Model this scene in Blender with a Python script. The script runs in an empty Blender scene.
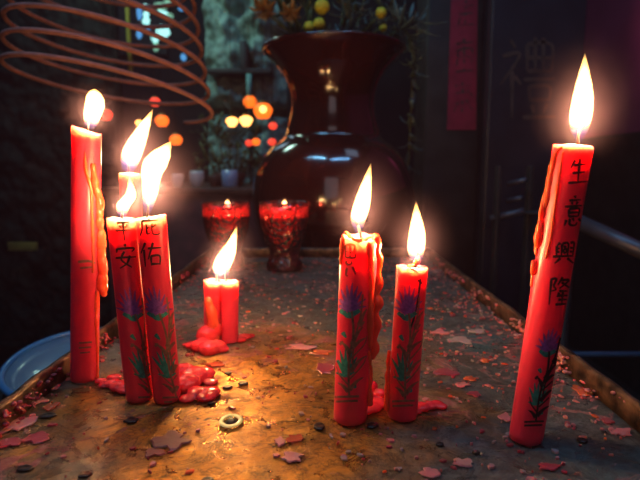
import bpy, bmesh, math, random
from mathutils import Vector, Matrix, noise
from mathutils.bvhtree import BVHTree

random.seed(7)
PI = math.pi
scene = bpy.context.scene
COL = scene.collection

# ------------------------------------------------------------------ camera model
F = 520.0
CAM = Vector((0, 0, 0.17))
TILT = math.atan(71 / F)
CT, ST = math.cos(TILT), math.sin(TILT)


def ray(px, py):
    u, v = (px - 320) / F, (240 - py) / F
    return Vector((u, CT + v * ST, -ST + v * CT))      # camera depth along it is 1


def on_z(px, py, z=0.0):
    d = ray(px, py)
    return CAM + d * ((z - CAM.z) / d.z)


def at_y(px, py, y):
    d = ray(px, py)
    return CAM + d * ((y - CAM.y) / d.y)


def depth_of(p):
    q = p - CAM
    return q.y * CT - q.z * ST


def metres(npx, p):
    return npx * depth_of(p) / F


cam_data = bpy.data.cameras.new('camera')
cam = bpy.data.objects.new('camera', cam_data)
COL.objects.link(cam)
cam.location = CAM
cam.rotation_euler = (PI / 2 - TILT, 0, 0)
cam_data.sensor_width = 36
cam_data.lens = F / 640 * 36
cam_data.clip_start = 0.01
cam_data.dof.use_dof = True
cam_data.dof.focus_distance = 0.37
cam_data.dof.aperture_fstop = 9.0
scene.camera = cam

# ------------------------------------------------------------------ materials


def new_mat(name):
    m = bpy.data.materials.new(name)
    m.use_nodes = True
    nt = m.node_tree
    return m, nt, nt.nodes['Principled BSDF']


def pset(b, **kw):
    for k, v in kw.items():
        k = k.replace('_', ' ')
        if k in b.inputs:
            b.inputs[k].default_value = v


def rgba(c):
    return (c[0], c[1], c[2], 1.0)


def simple(name, c, rough=0.5, metal=0.0, var=0.25, scale=30.0, bump=0.0, coat=0.0, spec=0.5):
    """plain material whose colour wanders a little with noise"""
    m, nt, b = new_mat(name)
    N, L = nt.nodes, nt.links
    tc = N.new('ShaderNodeTexCoord')
    nz = N.new('ShaderNodeTexNoise')
    nz.inputs['Scale'].default_value = scale
    nz.inputs['Detail'].default_value = 5
    L.new(tc.outputs['Object'], nz.inputs['Vector'])
    cr = N.new('ShaderNodeValToRGB')
    cr.color_ramp.elements[0].position = 0.3
    cr.color_ramp.elements[1].position = 0.7
    cr.color_ramp.elements[0].color = rgba([x * (1 - var) for x in c])
    cr.color_ramp.elements[1].color = rgba([min(1, x * (1 + var)) for x in c])
    L.new(nz.outputs['Fac'], cr.inputs['Fac'])
    L.new(cr.outputs['Color'], b.inputs['Base Color'])
    pset(b, Roughness=rough, Metallic=metal, Coat_Weight=coat, Specular_IOR_Level=spec)
    if bump:
        bp = N.new('ShaderNodeBump')
        bp.inputs['Strength'].default_value = bump
        bp.inputs['Distance'].default_value = 0.002
        L.new(nz.outputs['Fac'], bp.inputs['Height'])
        L.new(bp.outputs['Normal'], b.inputs['Normal'])
    return m


def wax(name, c, radius=(1.0, 0.28, 0.10), scale=0.006, rough=0.32, bump=0.15):
    m, nt, b = new_mat(name)
    N, L = nt.nodes, nt.links
    tc = N.new('ShaderNodeTexCoord')
    nz = N.new('ShaderNodeTexNoise')
    nz.inputs['Scale'].default_value = 90
    nz.inputs['Detail'].default_value = 4
    L.new(tc.outputs['Object'], nz.inputs['Vector'])
    cr = N.new('ShaderNodeValToRGB')
    cr.color_ramp.elements[0].position = 0.3
    cr.color_ramp.elements[1].position = 0.7
    cr.color_ramp.elements[0].color = rgba([x * 0.92 for x in c])
    cr.color_ramp.elements[1].color = rgba([min(1, x * 1.05) for x in c])
    L.new(nz.outputs['Fac'], cr.inputs['Fac'])
    L.new(cr.outputs['Color'], b.inputs['Base Color'])
    bp = N.new('ShaderNodeBump')
    bp.inputs['Strength'].default_value = bump
    bp.inputs['Distance'].default_value = 0.001
    L.new(nz.outputs['Fac'], bp.inputs['Height'])
    L.new(bp.outputs['Normal'], b.inputs['Normal'])
    pset(b, Roughness=rough, Subsurface_Weight=1.0, Subsurface_Radius=radius, Subsurface_Scale=scale)
    return m


def emit(name, c, s):
    m, nt, b = new_mat(name)
    pset(b, Base_Color=rgba(c), Emission_Color=rgba(c), Emission_Strength=s, Roughness=0.5)
    return m


M = {}
M['wax'] = wax('red_candle_wax', (0.86, 0.042, 0.092), radius=(1.0, 0.6, 0.45), scale=0.018)
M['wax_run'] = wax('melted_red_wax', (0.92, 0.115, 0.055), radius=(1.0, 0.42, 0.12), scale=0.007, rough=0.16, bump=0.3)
M['wax_pool'] = wax('pooled_red_wax', (0.84, 0.045, 0.06), radius=(1.0, 0.42, 0.2), scale=0.006, rough=0.14, bump=0.35)
M['wax_pink'] = wax('stale_pink_wax', (0.62, 0.20, 0.20), scale=0.002, rough=0.45, bump=0.4)
M['wax_rose'] = wax('deep_rose_wax', (0.40, 0.055, 0.075), scale=0.002, rough=0.3, bump=0.4)
M['wax_mauve'] = wax('dull_mauve_wax', (0.30, 0.095, 0.075), scale=0.002, rough=0.45, bump=0.4)
M['wax_pale'] = wax('bleached_wax', (0.42, 0.27, 0.25), scale=0.002, rough=0.5, bump=0.4)
M['char'] = simple('burnt_residue', (0.030, 0.017, 0.014), 0.3, var=0.5, scale=300, bump=0.5)
M['wick'] = simple('burnt_wick', (0.03, 0.018, 0.012), 0.9, var=0.5, scale=800)
M['ink'] = simple('black_ink', (0.030, 0.010, 0.010), 0.6, var=0.4, scale=400)
M['ink_faded'] = simple('faded_ink', (0.16, 0.03, 0.03), 0.6, var=0.4, scale=400)
M['violet'] = simple('violet_paint', (0.30, 0.075, 0.34), 0.5, var=0.35, scale=400)
M['teal'] = simple('teal_paint', (0.035, 0.26, 0.19), 0.5, var=0.4, scale=400)
M['gold'] = simple('dull_gold_paint', (0.26, 0.12, 0.075), 0.4, var=0.4, scale=400)
M['coil'] = simple('incense_paste', (0.36, 0.14, 0.12), 0.85, var=0.2, scale=60, bump=0.2)
M['thread'] = simple('hanging_thread', (0.25, 0.06, 0.05), 0.8)
M['leaf'] = simple('dark_leaf', (0.055, 0.085, 0.030), 0.5, var=0.5, scale=40)
M['leaf_blue'] = simple('blue_grey_leaf', (0.10, 0.17, 0.17), 0.4, var=0.4, scale=40)
M['stalk'] = simple('flower_stalk', (0.10, 0.11, 0.03), 0.6)
M['yellow'] = simple('yellow_bloom', (0.85, 0.62, 0.03), 0.7, var=0.25, scale=200, bump=0.6)
M['ochre'] = simple('ochre_petal', (0.36, 0.17, 0.04), 0.7, var=0.3, scale=60)
M['black_wood'] = simple('blackened_wood', (0.020, 0.016, 0.016), 0.55, var=0.5, scale=14, bump=0.3)
M['lacquer'] = simple('dark_lacquer_board', (0.020, 0.022, 0.032), 0.38, var=0.3, scale=8)
M['carve'] = simple('carved_groove', (0.07, 0.045, 0.036), 0.6, var=0.3, scale=20)
M['brown_wood'] = simple('brown_wood', (0.065, 0.030, 0.022), 0.5, var=0.4, scale=20, bump=0.2)
M['red_paper'] = simple('faded_red_paper', (0.36, 0.016, 0.04), 0.8, var=0.25, scale=18)
M['paper_ink'] = simple('paper_ink', (0.10, 0.035, 0.03), 0.8)
M['stone'] = simple('grey_green_stone', (0.20, 0.29, 0.25), 0.8, var=0.55, scale=16, bump=0.8)
M['old_screen'] = simple('old_carved_wood', (0.007, 0.008, 0.0075), 0.8, var=0.95, scale=22, bump=0.8, spec=0.15)
M['enamel'] = simple('pale_blue_enamel', (0.09, 0.18, 0.29), 0.35, var=0.15, scale=14, coat=0.4)
M['enamel_rim'] = simple('blue_enamel_rim', (0.04, 0.18, 0.42), 0.35, var=0.15, scale=14, coat=0.4)
M['porcelain'] = simple('pale_blue_porcelain', (0.42, 0.52, 0.60), 0.25, var=0.1, scale=14, coat=0.3)
M['blue_cup'] = simple('blue_ceramic', (0.22, 0.34, 0.58), 0.3, var=0.1, scale=14, coat=0.3)
M['altar_cloth'] = simple('dark_red_altar_cloth', (0.055, 0.010, 0.012), 0.85, var=0.4, scale=25)
M['tube'] = simple('grey_metal_tube', (0.10, 0.10, 0.13), 0.4, metal=0.4, var=0.2)
M['blue_tube'] = simple('blue_painted_bar', (0.05, 0.12, 0.22), 0.4, var=0.2)
M['yellow_sash'] = simple('yellow_cloth', (0.34, 0.27, 0.03), 0.8, var=0.2)
M['plaque'] = simple('dull_yellow_plate', (0.16, 0.11, 0.02), 0.7, var=0.3)
M['brass_small'] = simple('tarnished_brass', (0.45, 0.27, 0.08), 0.35, metal=0.8, var=0.3, scale=80)
M['lamp_orange'] = emit('orange_lamp_glow', (1.0, 0.15, 0.012), 1.6)
M['lamp_red'] = emit('red_lamp_glow', (1.0, 0.06, 0.03), 1.3)
M['lamp_core'] = emit('lamp_bulb_glow', (1.0, 0.42, 0.10), 4.0)
M['day'] = emit('daylight_pane', (0.40, 0.85, 0.82), 1.3)
M['day_blue'] = emit('blue_daylight_pane', (0.10, 0.36, 0.75), 0.8)
M['day_green'] = emit('greenish_daylight_pane', (0.30, 0.62, 0.42), 0.6)
M['floor'] = simple('dark_stone_floor', (0.03, 0.028, 0.028), 0.6, var=0.4, scale=6)
M['wall'] = simple('sooty_wall', (0.012, 0.012, 0.013), 0.85, var=0.5, scale=5)
M['wall_flare'] = simple('flare_crimson_wall', (0.34, 0.040, 0.12), 0.9, var=0.25, scale=2.5)  # wall colour carries a purple flare glow
M['stand'] = simple('dark_stand', (0.02, 0.017, 0.018), 0.6, var=0.3)
M['dark_cloth'] = simple('dark_cloth', (0.02, 0.018, 0.022), 0.9, var=0.3)
M['stick'] = simple('pale_teal_stick', (0.22, 0.45, 0.42), 0.6, var=0.1)


def flame_material(name, gain=1.0):
    """a glowing gas: emission per metre inside the flame body, blue at the foot"""
    m = bpy.data.materials.new(name)
    m.use_nodes = True
    nt = m.node_tree
    N, L = nt.nodes, nt.links
    N.clear()
    out = N.new('ShaderNodeOutputMaterial')
    tc = N.new('ShaderNodeTexCoord')
    sp = N.new('ShaderNodeSeparateXYZ')
    L.new(tc.outputs['Object'], sp.inputs['Vector'])
    col = N.new('ShaderNodeValToRGB')
    e = col.color_ramp.elements
    e[0].position, e[0].color = 0.0, (0.010, 0.05, 0.34, 1)
    e[1].position, e[1].color = 1.0, (1.0, 0.50, 0.13, 1)
    for p, c in ((0.09, (0.025, 0.09, 0.5, 1)), (0.17, (1.0, 0.42, 0.22, 1)), (0.32, (1.0, 0.58, 0.24, 1))):
        q = e.new(p)
        q.color = c
    st = N.new('ShaderNodeValToRGB')
    s = st.color_ramp.elements
    s[0].position, s[0].color = 0.0, (0.04, 0.04, 0.04, 1)
    s[1].position, s[1].color = 1.0, (0.6, 0.6, 0.6, 1)
    for p, v in ((0.08, 0.045), (0.16, 0.16), (0.28, 0.9), (0.8, 1.0)):
        q = s.new(p)
        q.color = (v, v, v, 1)
    L.new(sp.outputs['Z'], col.inputs['Fac'])
    L.new(sp.outputs['Z'], st.inputs['Fac'])
    mul = N.new('ShaderNodeMath')
    mul.operation = 'MULTIPLY'
    mul.inputs[1].default_value = 1500.0 * gain
    L.new(st.outputs['Color'], mul.inputs[0])
    em = N.new('ShaderNodeEmission')
    L.new(col.outputs['Color'], em.inputs['Color'])
    L.new(mul.outputs[0], em.inputs['Strength'])
    L.new(em.outputs[0], out.inputs['Volume'])
    return m


M['flame'] = flame_material('candle_flame')


def halo_material():
    """haze ball added round a flame for its glow halo: scatters the flame's light, thinning to nothing outwards"""
    m = bpy.data.materials.new('flame_halo_haze')
    m.use_nodes = True
    N, L = m.node_tree.nodes, m.node_tree.links
    N.clear()
    out = N.new('ShaderNodeOutputMaterial')
    tc = N.new('ShaderNodeTexCoord')
    ln = N.new('ShaderNodeVectorMath')
    ln.operation = 'LENGTH'
    L.new(tc.outputs['Object'], ln.inputs[0])
    mr = N.new('ShaderNodeMapRange')
    mr.inputs['From Min'].default_value = 1.0
    mr.inputs['From Max'].default_value = 0.0
    mr.inputs['To Min'].default_value = 0.0
    mr.inputs['To Max'].default_value = 1.0
    L.new(ln.outputs['Value'], mr.inputs['Value'])
    pw = N.new('ShaderNodeMath')
    pw.operation = 'POWER'
    pw.inputs[1].default_value = 2.6
    L.new(mr.outputs[0], pw.inputs[0])
    mu = N.new('ShaderNodeMath')
    mu.operation = 'MULTIPLY'
    mu.inputs[1].default_value = 3.4
    L.new(pw.outputs[0], mu.inputs[0])
    sc_ = N.new('ShaderNodeVolumeScatter')
    sc_.inputs['Color'].default_value = (1.0, 0.62, 0.95, 1)
    L.new(mu.outputs[0], sc_.inputs['Density'])
    L.new(sc_.outputs[0], out.inputs['Volume'])
    return m


M['halo'] = halo_material()


def tray_material():
    m, nt, b = new_mat('stained_brass_sheet')
    N, L = nt.nodes, nt.links
    tc = N.new('ShaderNodeTexCoord')

    def nz(scale, detail=6, rough=0.6, dist=0.0):
        n = N.new('ShaderNodeTexNoise')
        n.inputs['Scale'].default_value = scale
        n.inputs['Detail'].default_value = detail
        n.inputs['Roughness'].default_value = rough
        n.inputs['Distortion'].default_value = dist
        L.new(tc.outputs['Object'], n.inputs['Vector'])
        return n.outputs['Fac']

    def ramp(fac, stops):
        r = N.new('ShaderNodeValToRGB')
        e = r.color_ramp.elements
        e[0].position, e[0].color = stops[0][0], rgba(stops[0][1])
        e[1].position, e[1].color = stops[-1][0], rgba(stops[-1][1])
        for p, c in stops[1:-1]:
            q = e.new(p)
            q.color = rgba(c)
        L.new(fac, r.inputs['Fac'])
        return r.outputs['Color']

    def mix(fac, a, c):
        x = N.new('ShaderNodeMix')
        x.data_type = 'RGBA'
        L.new(fac, x.inputs[0])
        for s, v in ((6, a), (7, c)):
            if isinstance(v, tuple):
                x.inputs[s].default_value = rgba(v)
            else:
                L.new(v, x.inputs[s])
        return x.outputs[2]

    def math_(op, a, c=None):
        x = N.new('ShaderNodeMath')
        x.operation = op
        x.use_clamp = False
        for i, v in enumerate((a, c)):
            if v is None:
                continue
            if isinstance(v, (int, float)):
                x.inputs[i].default_value = v
            else:
                L.new(v, x.inputs[i])
        return x.outputs[0]

    # brass colour in a rounded zone near the middle of the front half
    sp = N.new('ShaderNodeSeparateXYZ')
    L.new(tc.outputs['Object'], sp.inputs['Vector'])
    dx = math_('MULTIPLY', math_('ADD', sp.outputs['X'], 0.050), 5.8)
    dy = math_('MULTIPLY', math_('SUBTRACT', sp.outputs['Y'], 0.37 - 0.5275), 4.8)
    rr = math_('SQRT', math_('ADD', math_('MULTIPLY', dx, dx), math_('MULTIPLY', dy, dy)))
    brassy = math_('ADD', math_('SUBTRACT', 1.0, rr), math_('MULTIPLY', math_('SUBTRACT', nz(14, 5, 0.6, 0.5), 0.5), 1.6))
    brassy_f = ramp(brassy, [(0.0, (0, 0, 0)), (0.55, (1, 1, 1))])
    brass = ramp(nz(55, 10, 0.78, 1.1), [(0.25, (0.10, 0.035, 0.010)), (0.42, (0.42, 0.17, 0.030)), (0.6, (0.72, 0.32, 0.045)), (0.8, (0.84, 0.45, 0.10))])
    patina = ramp(nz(48, 10, 0.8, 1.2), [(0.28, (0.016, 0.020, 0.020)), (0.48, (0.085, 0.092, 0.085)), (0.62, (0.17, 0.175, 0.16)), (0.8, (0.28, 0.21, 0.20))])
    c = mix(brassy_f, patina, brass)
    big = ramp(nz(16, 5, 0.6, 0.9), [(0.46, (0, 0, 0)), (0.66, (0.5, 0.5, 0.5))])
    c = mix(big, c, (0.075, 0.050, 0.022))
    # verdigris towards the corners
    vd = ramp(nz(9, 4, 0.5, 0.3), [(0.54, (0, 0, 0)), (0.70, (1, 1, 1))])
    c = mix(math_('MULTIPLY', vd, math_('SUBTRACT', 1.0, brassy_f)), c, (0.05, 0.13, 0.14))
    # brown drips and tide marks
    tide = ramp(nz(26, 8, 0.7, 2.2), [(0.44, (0, 0, 0)), (0.475, (0.75, 0.75, 0.75)), (0.50, (0.1, 0.1, 0.1)), (0.56, (0, 0, 0))])
    c = mix(tide, c, (0.045, 0.020, 0.012))
    # thin films of spilt wax, in patches
    film = math_('MULTIPLY', nz(38, 9, 0.72, 1.2), math_('ADD', nz(7, 3), 0.35))
    film_f = ramp(film, [(0.485, (0, 0, 0)), (0.535, (0.8, 0.8, 0.8))])
    film_c = ramp(nz(160, 4), [(0.3, (0.28, 0.05, 0.06)), (0.5, (0.42, 0.13, 0.12)), (0.7, (0.48, 0.26, 0.23))])
    c = mix(film_f, c, film_c)
    # black specks
    sk = ramp(nz(120, 3, 0.5), [(0.26, (1, 1, 1)), (0.34, (0, 0, 0))])
    c = mix(sk, c, (0.01, 0.008, 0.008))
    L.new(c, b.inputs['Base Color'])
    rg = ramp(nz(40, 7, 0.7, 0.8), [(0.38, (0.16, 0.16, 0.16)), (0.5, (0.42, 0.42, 0.42)), (0.7, (0.62, 0.62, 0.62))])
    L.new(rg, b.inputs['Roughness'])
    met = math_('ADD', math_('MULTIPLY', brassy_f, 0.55), 0.15)
    L.new(met, b.inputs['Metallic'])
    bp = N.new('ShaderNodeBump')
    bp.inputs['Strength'].default_value = 0.7
    bp.inputs['Distance'].default_value = 0.0018
    h = math_('ADD', math_('ADD', nz(80, 8, 0.7), math_('MULTIPLY', nz(22, 3), 2.0)), math_('MULTIPLY', film_f, 0.6))
    L.new(h, bp.inputs['Height'])
    L.new(bp.outputs['Normal'], b.inputs['Normal'])
    return m


M['tray'] = tray_material()
M['rim'] = simple('grimy_brass_rim', (0.115, 0.060, 0.035), 0.42, metal=0.35, var=0.85, scale=70, bump=0.8)


def vase_material():
    m, nt, b = new_mat('oxblood_glaze')
    N, L = nt.nodes, nt.links
    tc = N.new('ShaderNodeTexCoord')
    nz = N.new('ShaderNodeTexNoise')
    nz.inputs['Scale'].default_value = 7
    nz.inputs['Detail'].default_value = 5
    L.new(tc.outputs['Object'], nz.inputs['Vector'])
    cr = N.new('ShaderNodeValToRGB')
    cr.color_ramp.elements[0].position = 0.35
    cr.color_ramp.elements[0].color = (0.024, 0.005, 0.004, 1)
    cr.color_ramp.elements[1].position = 0.7
    cr.color_ramp.elements[1].color = (0.065, 0.011, 0.008, 1)
    L.new(nz.outputs['Fac'], cr.inputs['Fac'])
    L.new(cr.outputs['Color'], b.inputs['Base Color'])
    pset(b, Roughness=0.14, Coat_Weight=0.7, Coat_Roughness=0.05, Specular_IOR_Level=0.6)
    return m


M['vase'] = vase_material()


def thin_glass(name, c):
    """thin pressed glass: tinted see-through with a mirror sheen that follows the angle, dimpled"""
    m = bpy.data.materials.new(name)
    m.use_nodes = True
    nt = m.node_tree
    N, L = nt.nodes, nt.links
    N.clear()
    out = N.new('ShaderNodeOutputMaterial')
    tr = N.new('ShaderNodeBsdfTransparent')
    tr.inputs['Color'].default_value = rgba(c)
    gl = N.new('ShaderNodeBsdfGlossy')
    gl.inputs['Roughness'].default_value = 0.16
    fr = N.new('ShaderNodeFresnel')
    fr.inputs['IOR'].default_value = 1.8
    tc = N.new('ShaderNodeTexCoord')
    v = N.new('ShaderNodeTexVoronoi')
    v.inputs['Scale'].default_value = 130
    L.new(tc.outputs['Object'], v.inputs['Vector'])
    bp = N.new('ShaderNodeBump')
    bp.inputs['Strength'].default_value = 0.8
    bp.inputs['Distance'].default_value = 0.006
    L.new(v.outputs['Distance'], bp.inputs['Height'])
    L.new(bp.outputs['Normal'], gl.inputs['Normal'])
    L.new(bp.outputs['Normal'], fr.inputs['Normal'])
    df = N.new('ShaderNodeBsdfTranslucent')
    df.inputs['Color'].default_value = (0.9, 0.03, 0.05, 1)
    m0 = N.new('ShaderNodeMixShader')
    m0.inputs[0].default_value = 0.22
    L.new(tr.outputs[0], m0.inputs[1])
    L.new(df.outputs[0], m0.inputs[2])
    mx = N.new('ShaderNodeMixShader')
    L.new(fr.outputs[0], mx.inputs[0])
    L.new(m0.outputs[0], mx.inputs[1])
    L.new(gl.outputs[0], mx.inputs[2])
    L.new(mx.outputs[0], out.inputs['Surface'])
    return m


M['glass'] = thin_glass('dimpled_red_glass', (1.0, 0.40, 0.42))
M['oil'] = wax('red_lamp_oil', (0.90, 0.012, 0.03), radius=(1.0, 0.1, 0.06), scale=0.06, rough=0.08, bump=0.6)

# ------------------------------------------------------------------ object helpers


def obj(name, bm, mats, parent=None, smooth=True, loc=None):
    """link a bmesh given in world coordinates as one object; its origin goes to the parent's base (or loc)"""
    origin = Vector((0, 0, 0))
    if parent is not None:
        origin = world_loc(parent)
    if loc is not None:
        origin = Vector(loc)
    me = bpy.data.meshes.new(name)
    bmesh.ops.recalc_face_normals(bm, faces=bm.faces[:])
    bmesh.ops.translate(bm, verts=bm.verts[:], vec=-origin)
    bm.to_mesh(me)
    bm.free()
    if not isinstance(mats, (list, tuple)):
        mats = [mats]
    for m in mats:
        me.materials.append(m)
    if smooth:
        for p in me.polygons:
            p.use_smooth = True
    o = bpy.data.objects.new(name, me)
    COL.objects.link(o)
    if parent is not None:
        o.parent = parent
        o.location = origin - world_loc(parent)
    else:
        o.location = origin
    return o


def world_loc(o):
    p = o.location.copy()
    while o.parent is not None:
        o = o.parent
        p += o.location
    return p


def tag(o, label=None, cat=None, group=None, kind=None):
    if label:
        o['label'] = label
    if cat:
        o['category'] = cat
    if group:
        o['group'] = group
    if kind:
        o['kind'] = kind
    return o


def thing(name, loc, label, cat, group=None):
    o = bpy.data.objects.new(name, None)
    o.empty_display_size = 0.02
    COL.objects.link(o)
    o.location = loc
    return tag(o, label, cat, group)


def B():
    return bmesh.new()


def add_box(bm, x0, x1, y0, y1, z0, z1, bev=0.0, mat=0):
    r = bmesh.ops.create_cube(bm, size=1.0)
    vs = r['verts']
    bmesh.ops.scale(bm, verts=vs, vec=(x1 - x0, y1 - y0, z1 - z0))
    bmesh.ops.translate(bm, verts=vs, vec=((x0 + x1) / 2, (y0 + y1) / 2, (z0 + z1) / 2))
    fs = list({f for v in vs for f in v.link_faces})
    for f in fs:
        f.material_index = mat
    if bev:
        es = list({e for v in vs for e in v.link_edges})
        bmesh.ops.bevel(bm, geom=es, offset=bev, segments=2, affect='EDGES', profile=0.6)


def frame_of(d):
    d = d.normalized()
    a = Vector((0, 0, 1)) if abs(d.z) < 0.9 else Vector((0, 1, 0))
    e1 = d.cross(a).normalized()
    return e1, d.cross(e1).normalized()


def smooth_path(pts, n):
    """Catmull-Rom through pts (tuples of any size), n samples per span"""
    pts = [tuple(p) for p in pts]
    if len(pts) < 3:
        out = []
        for i in range(n + 1):
            t = i / n
            out.append(tuple(a + (b - a) * t for a, b in zip(pts[0], pts[-1])))
        return out
    P = [pts[0]] + pts + [pts[-1]]
    out = []
    for i in range(1, len(P) - 2):
        for k in range(n):
            t = k / n
            out.append(tuple(
                0.5 * (2 * b + (c - a) * t + (2 * a - 5 * b + 4 * c - d) * t * t + (3 * b - a - 3 * c + d) * t ** 3)
                for a, b, c, d in zip(P[i - 1], P[i], P[i + 1], P[i + 2])))
    out.append(P[-2])
    return out


def add_tube(bm, pts, rad, segs=10, mat=0):
    pts = [Vector(p) for p in pts]
    rings = []
    n = len(pts)
    e1 = None
    for i, p in enumerate(pts):
        d = (pts[min(i + 1, n - 1)] - pts[max(i - 1, 0)])
        if d.length < 1e-9:
            d = Vector((0, 0, 1))
        d.normalize()
        if e1 is None:
            e1, e2 = frame_of(d)
        else:
            e1 = (e1 - d * e1.dot(d)).normalized()
            e2 = d.cross(e1)
        r = rad[i] if isinstance(rad, (list, tuple)) else rad
        rings.append([bm.verts.new(p + (e1 * math.cos(2 * PI * k / segs) + e2 * math.sin(2 * PI * k / segs)) * r) for k in range(segs)])
    for a, b in zip(rings, rings[1:]):
        for k in range(segs):
            f = bm.faces.new((a[k], a[(k + 1) % segs], b[(k + 1) % segs], b[k]))
            f.material_index = mat
    for r in (rings[0], rings[-1]):
        f = bm.faces.new(r)
        f.material_index = mat


def add_lathe(bm, prof, c, segs=48, mat=0):
    """prof: list of (r, z); ends with r<=0 are closed to a point"""
    c = Vector(c)
    rings = []
    for r, z in prof:
        if r <= 1e-6:
            rings.append([bm.verts.new(c + Vector((0, 0, z)))])
        else:
            rings.append([bm.verts.new(c + Vector((r * math.cos(2 * PI * k / segs), r * math.sin(2 * PI * k / segs), z))) for k in range(segs)])
    for a, b in zip(rings, rings[1:]):
        for k in range(segs):
            q = (k + 1) % segs
            if len(a) == 1 and len(b) == 1:
                break
            if len(a) == 1:
                f = bm.faces.new((a[0], b[q], b[k]))
            elif len(b) == 1:
                f = bm.faces.new((a[k], a[q], b[0]))
            else:
                f = bm.faces.new((a[k], a[q], b[q], b[k]))
            f.material_index = mat


def add_ball(bm, p, r, sub=2, squash=(1, 1, 1), mat=0):
    x = bmesh.ops.create_icosphere(bm, subdivisions=sub, radius=r)
    bmesh.ops.scale(bm, verts=x['verts'], vec=squash)
    bmesh.ops.translate(bm, verts=x['verts'], vec=p)
    for f in {f for v in x['verts'] for f in v.link_faces}:
        f.material_index = mat


def blobs(name, spots, m, parent, voxel=0.0007, loc=None, flat=0.0):
    """wax lumps: balls fused into one skin.  spots: (point, radius, squash_z)"""
    bm = B()
    for s in spots:
        p, r = s[0], s[1]
        sq = s[2] if len(s) > 2 else 1.0
        add_ball(bm, p, r, 2, (1, 1, sq))
    o = obj(name, bm, m, parent, loc=loc)
    md = o.modifiers.new('fuse', 'REMESH')
    md.mode = 'VOXEL'
    md.voxel_size = voxel
    md.use_smooth_shade = True
    sm = o.modifiers.new('smooth', 'SMOOTH')
    sm.factor = 0.6
    sm.iterations = 4
    dg = bpy.context.evaluated_depsgraph_get()
    me = bpy.data.meshes.new_from_object(o.evaluated_get(dg))
    me.name = name
    o.modifiers.clear()
    old = o.data
    o.data = me
    bpy.data.meshes.remove(old)
    for p in me.polygons:
        p.use_smooth = True
    return o


# ------------------------------------------------------------------ brush strokes laid on a surface


def ribbon(path, w0, taper=True):
    """2-D stroke outline samples: list of (x, y, half_width)"""
    pts = smooth_path(path, 5 if len(path) > 2 else 8)
    n = len(pts)
    out = []
    for i, p in enumerate(pts):
        t = i / (n - 1)
        k = 1.0
        if taper:
            k = (0.50 + 0.65 * (1 - t) if t > 0.12 else 0.75 + 2.0 * t) if taper != 2 else 0.10 + 1.25 * (1 - t) ** 0.8
        out.append((p[0], p[1], w0 * 0.5 * k))
    return out


def stroke_on(bm, bvh, path, w, mat, lift, taper=True, both=False):
    """path in photograph pixels; each sample is carried along its sight line to the surface and lies on it"""
    st = ribbon(path, w, taper)
    prev = None
    n = len(st)
    for i, (x, y, h) in enumerate(st):
        a, b = st[max(i - 1, 0)], st[min(i + 1, n - 1)]
        dx, dy = b[0] - a[0], b[1] - a[1]
        l = math.hypot(dx, dy) or 1
        nx, ny = -dy / l, dx / l
        row = []
        for s in (-1, 0, 1):
            d = ray(x + nx * h * s, y + ny * h * s).normalized()
            hit = bvh.ray_cast(CAM, d)
            row.append(None if hit[0] is None else (hit[0], hit[1] if hit[1].dot(d) < 0 else -hit[1]))
        if None in row:
            prev = None
            continue
        vs = [bm.verts.new(p + nn * lift) for p, nn in row]
        if prev:
            for k in range(2):
                f = bm.faces.new((prev[k], prev[k + 1], vs[k + 1], vs[k]))
                f.material_index = mat
        prev = vs


def char_paths(strokes, org, right, down):
    return [[(org[0] + right[0] * x / 100 + down[0] * y / 100, org[1] + right[1] * x / 100 + down[1] * y / 100) for x, y in s] for s in strokes]


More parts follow.
